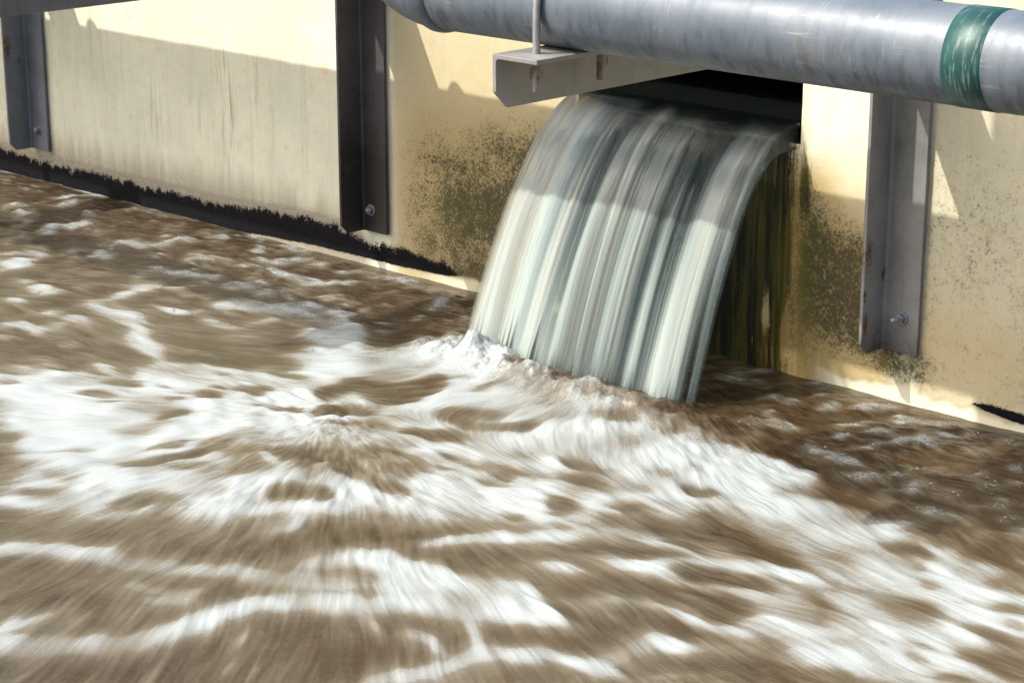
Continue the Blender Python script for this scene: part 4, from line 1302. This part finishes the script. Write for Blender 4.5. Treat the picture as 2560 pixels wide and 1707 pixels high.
def bracket(k, label, web_h, bolt):
    x, zb = POSTS[k], ZB[k]
    mat = arm_mat(k)
    root = empty('support_bracket', (x, 0, zb))
    tag(root, label, 'bracket', 'steel brackets along the wall')
    g0 = -0.010                                   # the angle stands a packer's thickness off the wall
    bm = bmesh.new()                              # upright: an angle, its free corner cut off at the bottom
    ztop = ARM_Z - TH - .003
    r = .010
    prof = [(x, g0), (x, -FD), (x + TH, -FD), (x + TH, g0 - TH - r)]
    prof += [(x + TH + r - r * math.cos(a), g0 - TH - r + r * math.sin(a)) for a in (math.pi / 6, math.pi / 3)]
    prof += [(x + TH + r, g0 - TH), (x + FW, g0 - TH), (x + FW, g0)]
    lo, hi = prism(bm, prof, 'z', zb, ztop)
    cut = bmesh.ops.bisect_plane(bm, geom=bm.verts[:] + bm.edges[:] + bm.faces[:], plane_co=(x, -FD, zb + .036), plane_no=(0, -1, -1), clear_outer=True)
    es = [e for e in cut['geom_cut'] if isinstance(e, bmesh.types.BMEdge)]
    bmesh.ops.holes_fill(bm, edges=es)
    bevel(bm, .0016, 2)
    obj_bm('upright', bm, mat, root)
    bm = bmesh.new()                              # arm: an angle with the flange on top, lapped on the upright
    xa = x - TH - .001
    prof = [(xa, ARM_Z), (xa, ARM_Z - web_h), (xa + TH, ARM_Z - web_h), (xa + TH, ARM_Z - TH - r)]
    prof += [(xa + TH + r - r * math.cos(a), ARM_Z - TH - r + r * math.sin(a)) for a in (math.pi / 6, math.pi / 3)]
    prof += [(xa + TH + r, ARM_Z - TH), (xa + ARM_W + TH, ARM_Z - TH), (xa + ARM_W + TH, ARM_Z)]
    prism(bm, prof, 'y', -ARM_L, -.006)
    cut = bmesh.ops.bisect_plane(bm, geom=bm.verts[:] + bm.edges[:] + bm.faces[:], plane_co=(x, -ARM_L, ARM_Z - web_h + .045), plane_no=(0, -1, -1), clear_outer=True)
    bmesh.ops.holes_fill(bm, edges=[e for e in cut['geom_cut'] if isinstance(e, bmesh.types.BMEdge)])
    bevel(bm, .0016, 2)
    obj_bm('cross_arm', bm, M_ARM[k], root)
    bx, bz, stud = bolt
    bm = bmesh.new()
    tube(bm, [(bx, g0 - TH, bz), (bx, g0 - TH - .022 - stud, bz)], .0085, 16)
    bolt_o = obj_bm('anchor_bolt', bm, M_BOLT, root, True)
    bm = bmesh.new(); tube(bm, [(bx, g0 - TH - .0005, bz), (bx, g0 - TH - .005, bz)], .024, 24); bevel(bm, .001, 1)
    obj_bm('washer', bm, M_BOLT, bolt_o)
    bm = bmesh.new(); hexa(bm, bx, bz, .0165, g0 - TH - .0052, g0 - TH - .020); bevel(bm, .001, 1)
    obj_bm('nut', bm, M_BOLT, bolt_o)
    bm = bmesh.new()
    prism(bm, [(x + .03, zb + .05), (x + FW - .02, zb + .05), (x + FW - .02, ztop - .05), (x + .03, ztop - .05)], 'y', g0 + .001, -.0005)
    obj_bm('packing_strip', bm, M_WET, root)
    return root

M_ARM = [mat_steel('galvanised arm', (0.26, 0.275, 0.30), -1, -.5, 0, []),
         mat_steel('dark galvanised arm', (0.15, 0.155, 0.165), -1, -.5, 0, []),
         mat_steel('grey galvanised arm', (0.225, 0.218, 0.21), -1, -.5, 0, [(.035, -1.64, 1.25, .018), (.035, -1.60, 1.245, .012), (.03, -1.76, 1.22, .02), (.11, -1.69, 1.30, .02), (.04, -1.35, 1.25, .012)])]
bracket(0, 'blue grey angle bracket bolted to the wall at the far left of the photo', ARM_H, (-4.59, .2414, .0))
bracket(1, 'dirt blackened angle bracket bolted to the wall left of the waterfall', ARM_H + .03, (-2.3414, .2322, .004))
bracket(2, 'grey angle bracket right of the waterfall whose arm carries the pipe above the outlet', ARM_H, (.1205, .284, .034))

# ------------------------------------------------------------------ pipes
def elbow_path(xe, y, z, rb, ztop, n=18):
    """from the straight run's end at xe, bend upward toward -x and rise to ztop"""
    p = [(xe - rb * math.sin(a), y, z + rb * (1 - math.cos(a))) for a in np.linspace(0, math.pi / 2, n)]
    return p

def main_pipe():
    root = empty('steel_pipe', (1.0, PIPE_Y, PIPE_Z))
    tag(root, 'grey steel pipe with a green band running across the top above the waterfall', 'pipe')
    xe, rb = -.335, .302
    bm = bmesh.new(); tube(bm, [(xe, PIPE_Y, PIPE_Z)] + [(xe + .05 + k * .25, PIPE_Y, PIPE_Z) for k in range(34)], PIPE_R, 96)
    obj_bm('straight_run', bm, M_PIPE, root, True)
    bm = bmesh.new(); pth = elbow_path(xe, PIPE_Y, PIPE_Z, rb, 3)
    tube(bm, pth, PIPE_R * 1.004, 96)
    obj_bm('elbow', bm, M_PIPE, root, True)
    xr = xe - rb
    bm = bmesh.new(); tube(bm, [(xr, PIPE_Y, PIPE_Z + rb + .001), (xr, PIPE_Y, 2.5), (xr, PIPE_Y, 3.4)], PIPE_R, 64)
    obj_bm('riser', bm, M_PIPE, root, True)
    bm = bmesh.new()
    tube(bm, [(xe - .022, PIPE_Y, PIPE_Z + .001), (xe - .016, PIPE_Y, PIPE_Z + .001), (xe - .006, PIPE_Y, PIPE_Z), (xe + .006, PIPE_Y, PIPE_Z), (xe + .016, PIPE_Y, PIPE_Z), (xe + .022, PIPE_Y, PIPE_Z)],
         [PIPE_R + .001, PIPE_R + .006, PIPE_R + .008, PIPE_R + .008, PIPE_R + .006, PIPE_R + .001], 96, caps=False)
    obj_bm('weld_collar', bm, M_RING, root, True)
    bm = bmesh.new(); tube(bm, [(1.268, PIPE_Y, PIPE_Z), (1.270, PIPE_Y, PIPE_Z), (1.364, PIPE_Y, PIPE_Z), (1.366, PIPE_Y, PIPE_Z)], [PIPE_R - .001, PIPE_R + .0016, PIPE_R + .0016, PIPE_R - .001], 96, caps=False)
    obj_bm('green_band', bm, M_TAPE, root, True)
main_pipe()

def u_bolt(x, y, z, R, label, arm_top, rod=.0098):
    root = empty('u_bolt', (x, y, arm_top))
    tag(root, label, 'clamp', 'U-bolts clamping pipes to the bracket arms')
    Rr = R + rod + .0015
    p = [(x, y - Rr, arm_top - .095), (x, y - Rr, arm_top + .02), (x, y - Rr, z)]
    p += [(x, y - Rr * math.cos(a), z + Rr * math.sin(a)) for a in np.linspace(.12, math.pi - .12, 26)]
    p += [(x, y + Rr, z), (x, y + Rr, arm_top + .02), (x, y + Rr, arm_top - .095)]
    bm = bmesh.new(); tube(bm, p, rod, 16)
    obj_bm('bow', bm, M_ROD, root, True)
    for s in (-1, 1):
        bm = bmesh.new()
        n = 15; q = []; rr = []
        for i in range(n * 2 + 1):
            q.append((x, y + s * Rr, arm_top - .030 - i * .0022)); rr.append(rod + (.0016 if i % 2 else .0003))
        tube(bm, q, rr, 16)
        obj_bm('thread', bm, M_THREAD, root, True)
        bm = bmesh.new()
        prism(bm, [(x + .0175 * math.cos(.2 + i * math.pi / 3), y + s * Rr + .0175 * math.sin(.2 + i * math.pi / 3)) for i in range(6)], 'z', arm_top - TH - .0165, arm_top - TH - .0005)
        bevel(bm, .001, 1)
        obj_bm('nut', bm, M_BOLT, root)
    return root
M_THREAD = mat_steel('rusty thread', (0.24, 0.22, 0.20), -1, -.5, 0, [(.105, -1.69, 1.27, .03), (.105, -1.45, 1.25, .03)])
u_bolt(.105, PIPE_Y, PIPE_Z, PIPE_R, 'U-bolt clamping the green banded pipe to the arm above the waterfall', ARM_Z)

# the run that lies nearer the wall on the same arms: seen by the long shadow it throws on the wall
def inner_pipe():
    y = -.754; Ra, Rb = .199, .155
    root = empty('inner_pipe', (-4, y, ARM_Z))
    tag(root, 'wide inner pipe close to the wall, casting the long shadow on its cream paint', 'pipe')
    bm = bmesh.new(); tube(bm, [(-14 + k * 1.8, y, ARM_Z + Ra) for k in range(7)] + [(-1.45, y, ARM_Z + Ra)], Ra, 64)
    obj_bm('wide_run', bm, M_PIPE, root, True)
    bm = bmesh.new(); tube(bm, [(-1.449, y, ARM_Z + Ra), (-1.25, y, ARM_Z + Rb)], [Ra, Rb], 64)
    obj_bm('reducer', bm, M_PIPE, root, True)
    bm = bmesh.new(); tube(bm, [(-1.249, y, ARM_Z + Rb), (-.4, y, ARM_Z + Rb), (.56, y, ARM_Z + Rb)], Rb, 64)
    obj_bm('narrow_run', bm, M_PIPE, root, True)
    bm = bmesh.new(); tube(bm, [(.561, y, ARM_Z + Rb), (.585, y, ARM_Z + Rb)], Rb * 1.04, 64)
    obj_bm('end_cap', bm, M_PIPE, root, True)
    for k, lab in ((0, 'far left'), (1, 'left of the waterfall')):
        u_bolt(POSTS[k] + .075, y, ARM_Z + Ra, Ra, 'U-bolt over the wide inner pipe on the bracket arm ' + lab, ARM_Z, .0095)
inner_pipe()
def outer_left_pipe():
    root = empty('capped_pipe', (-3, PIPE_Y, PIPE_Z))
    tag(root, 'capped outer pipe on the left brackets, casting a shadow band on the brown water', 'pipe')
    bm = bmesh.new(); tube(bm, [(-14 + k * 1.8, PIPE_Y, PIPE_Z) for k in range(6)] + [(-3.4, PIPE_Y, PIPE_Z), (-2.24, PIPE_Y, PIPE_Z)], PIPE_R, 64)
    obj_bm('straight_run', bm, M_PIPE, root, True)
    bm = bmesh.new(); tube(bm, [(-2.239, PIPE_Y, PIPE_Z), (-2.21, PIPE_Y, PIPE_Z)], PIPE_R * 1.06, 64)
    obj_bm('end_cap', bm, M_PIPE, root, True)
outer_left_pipe()
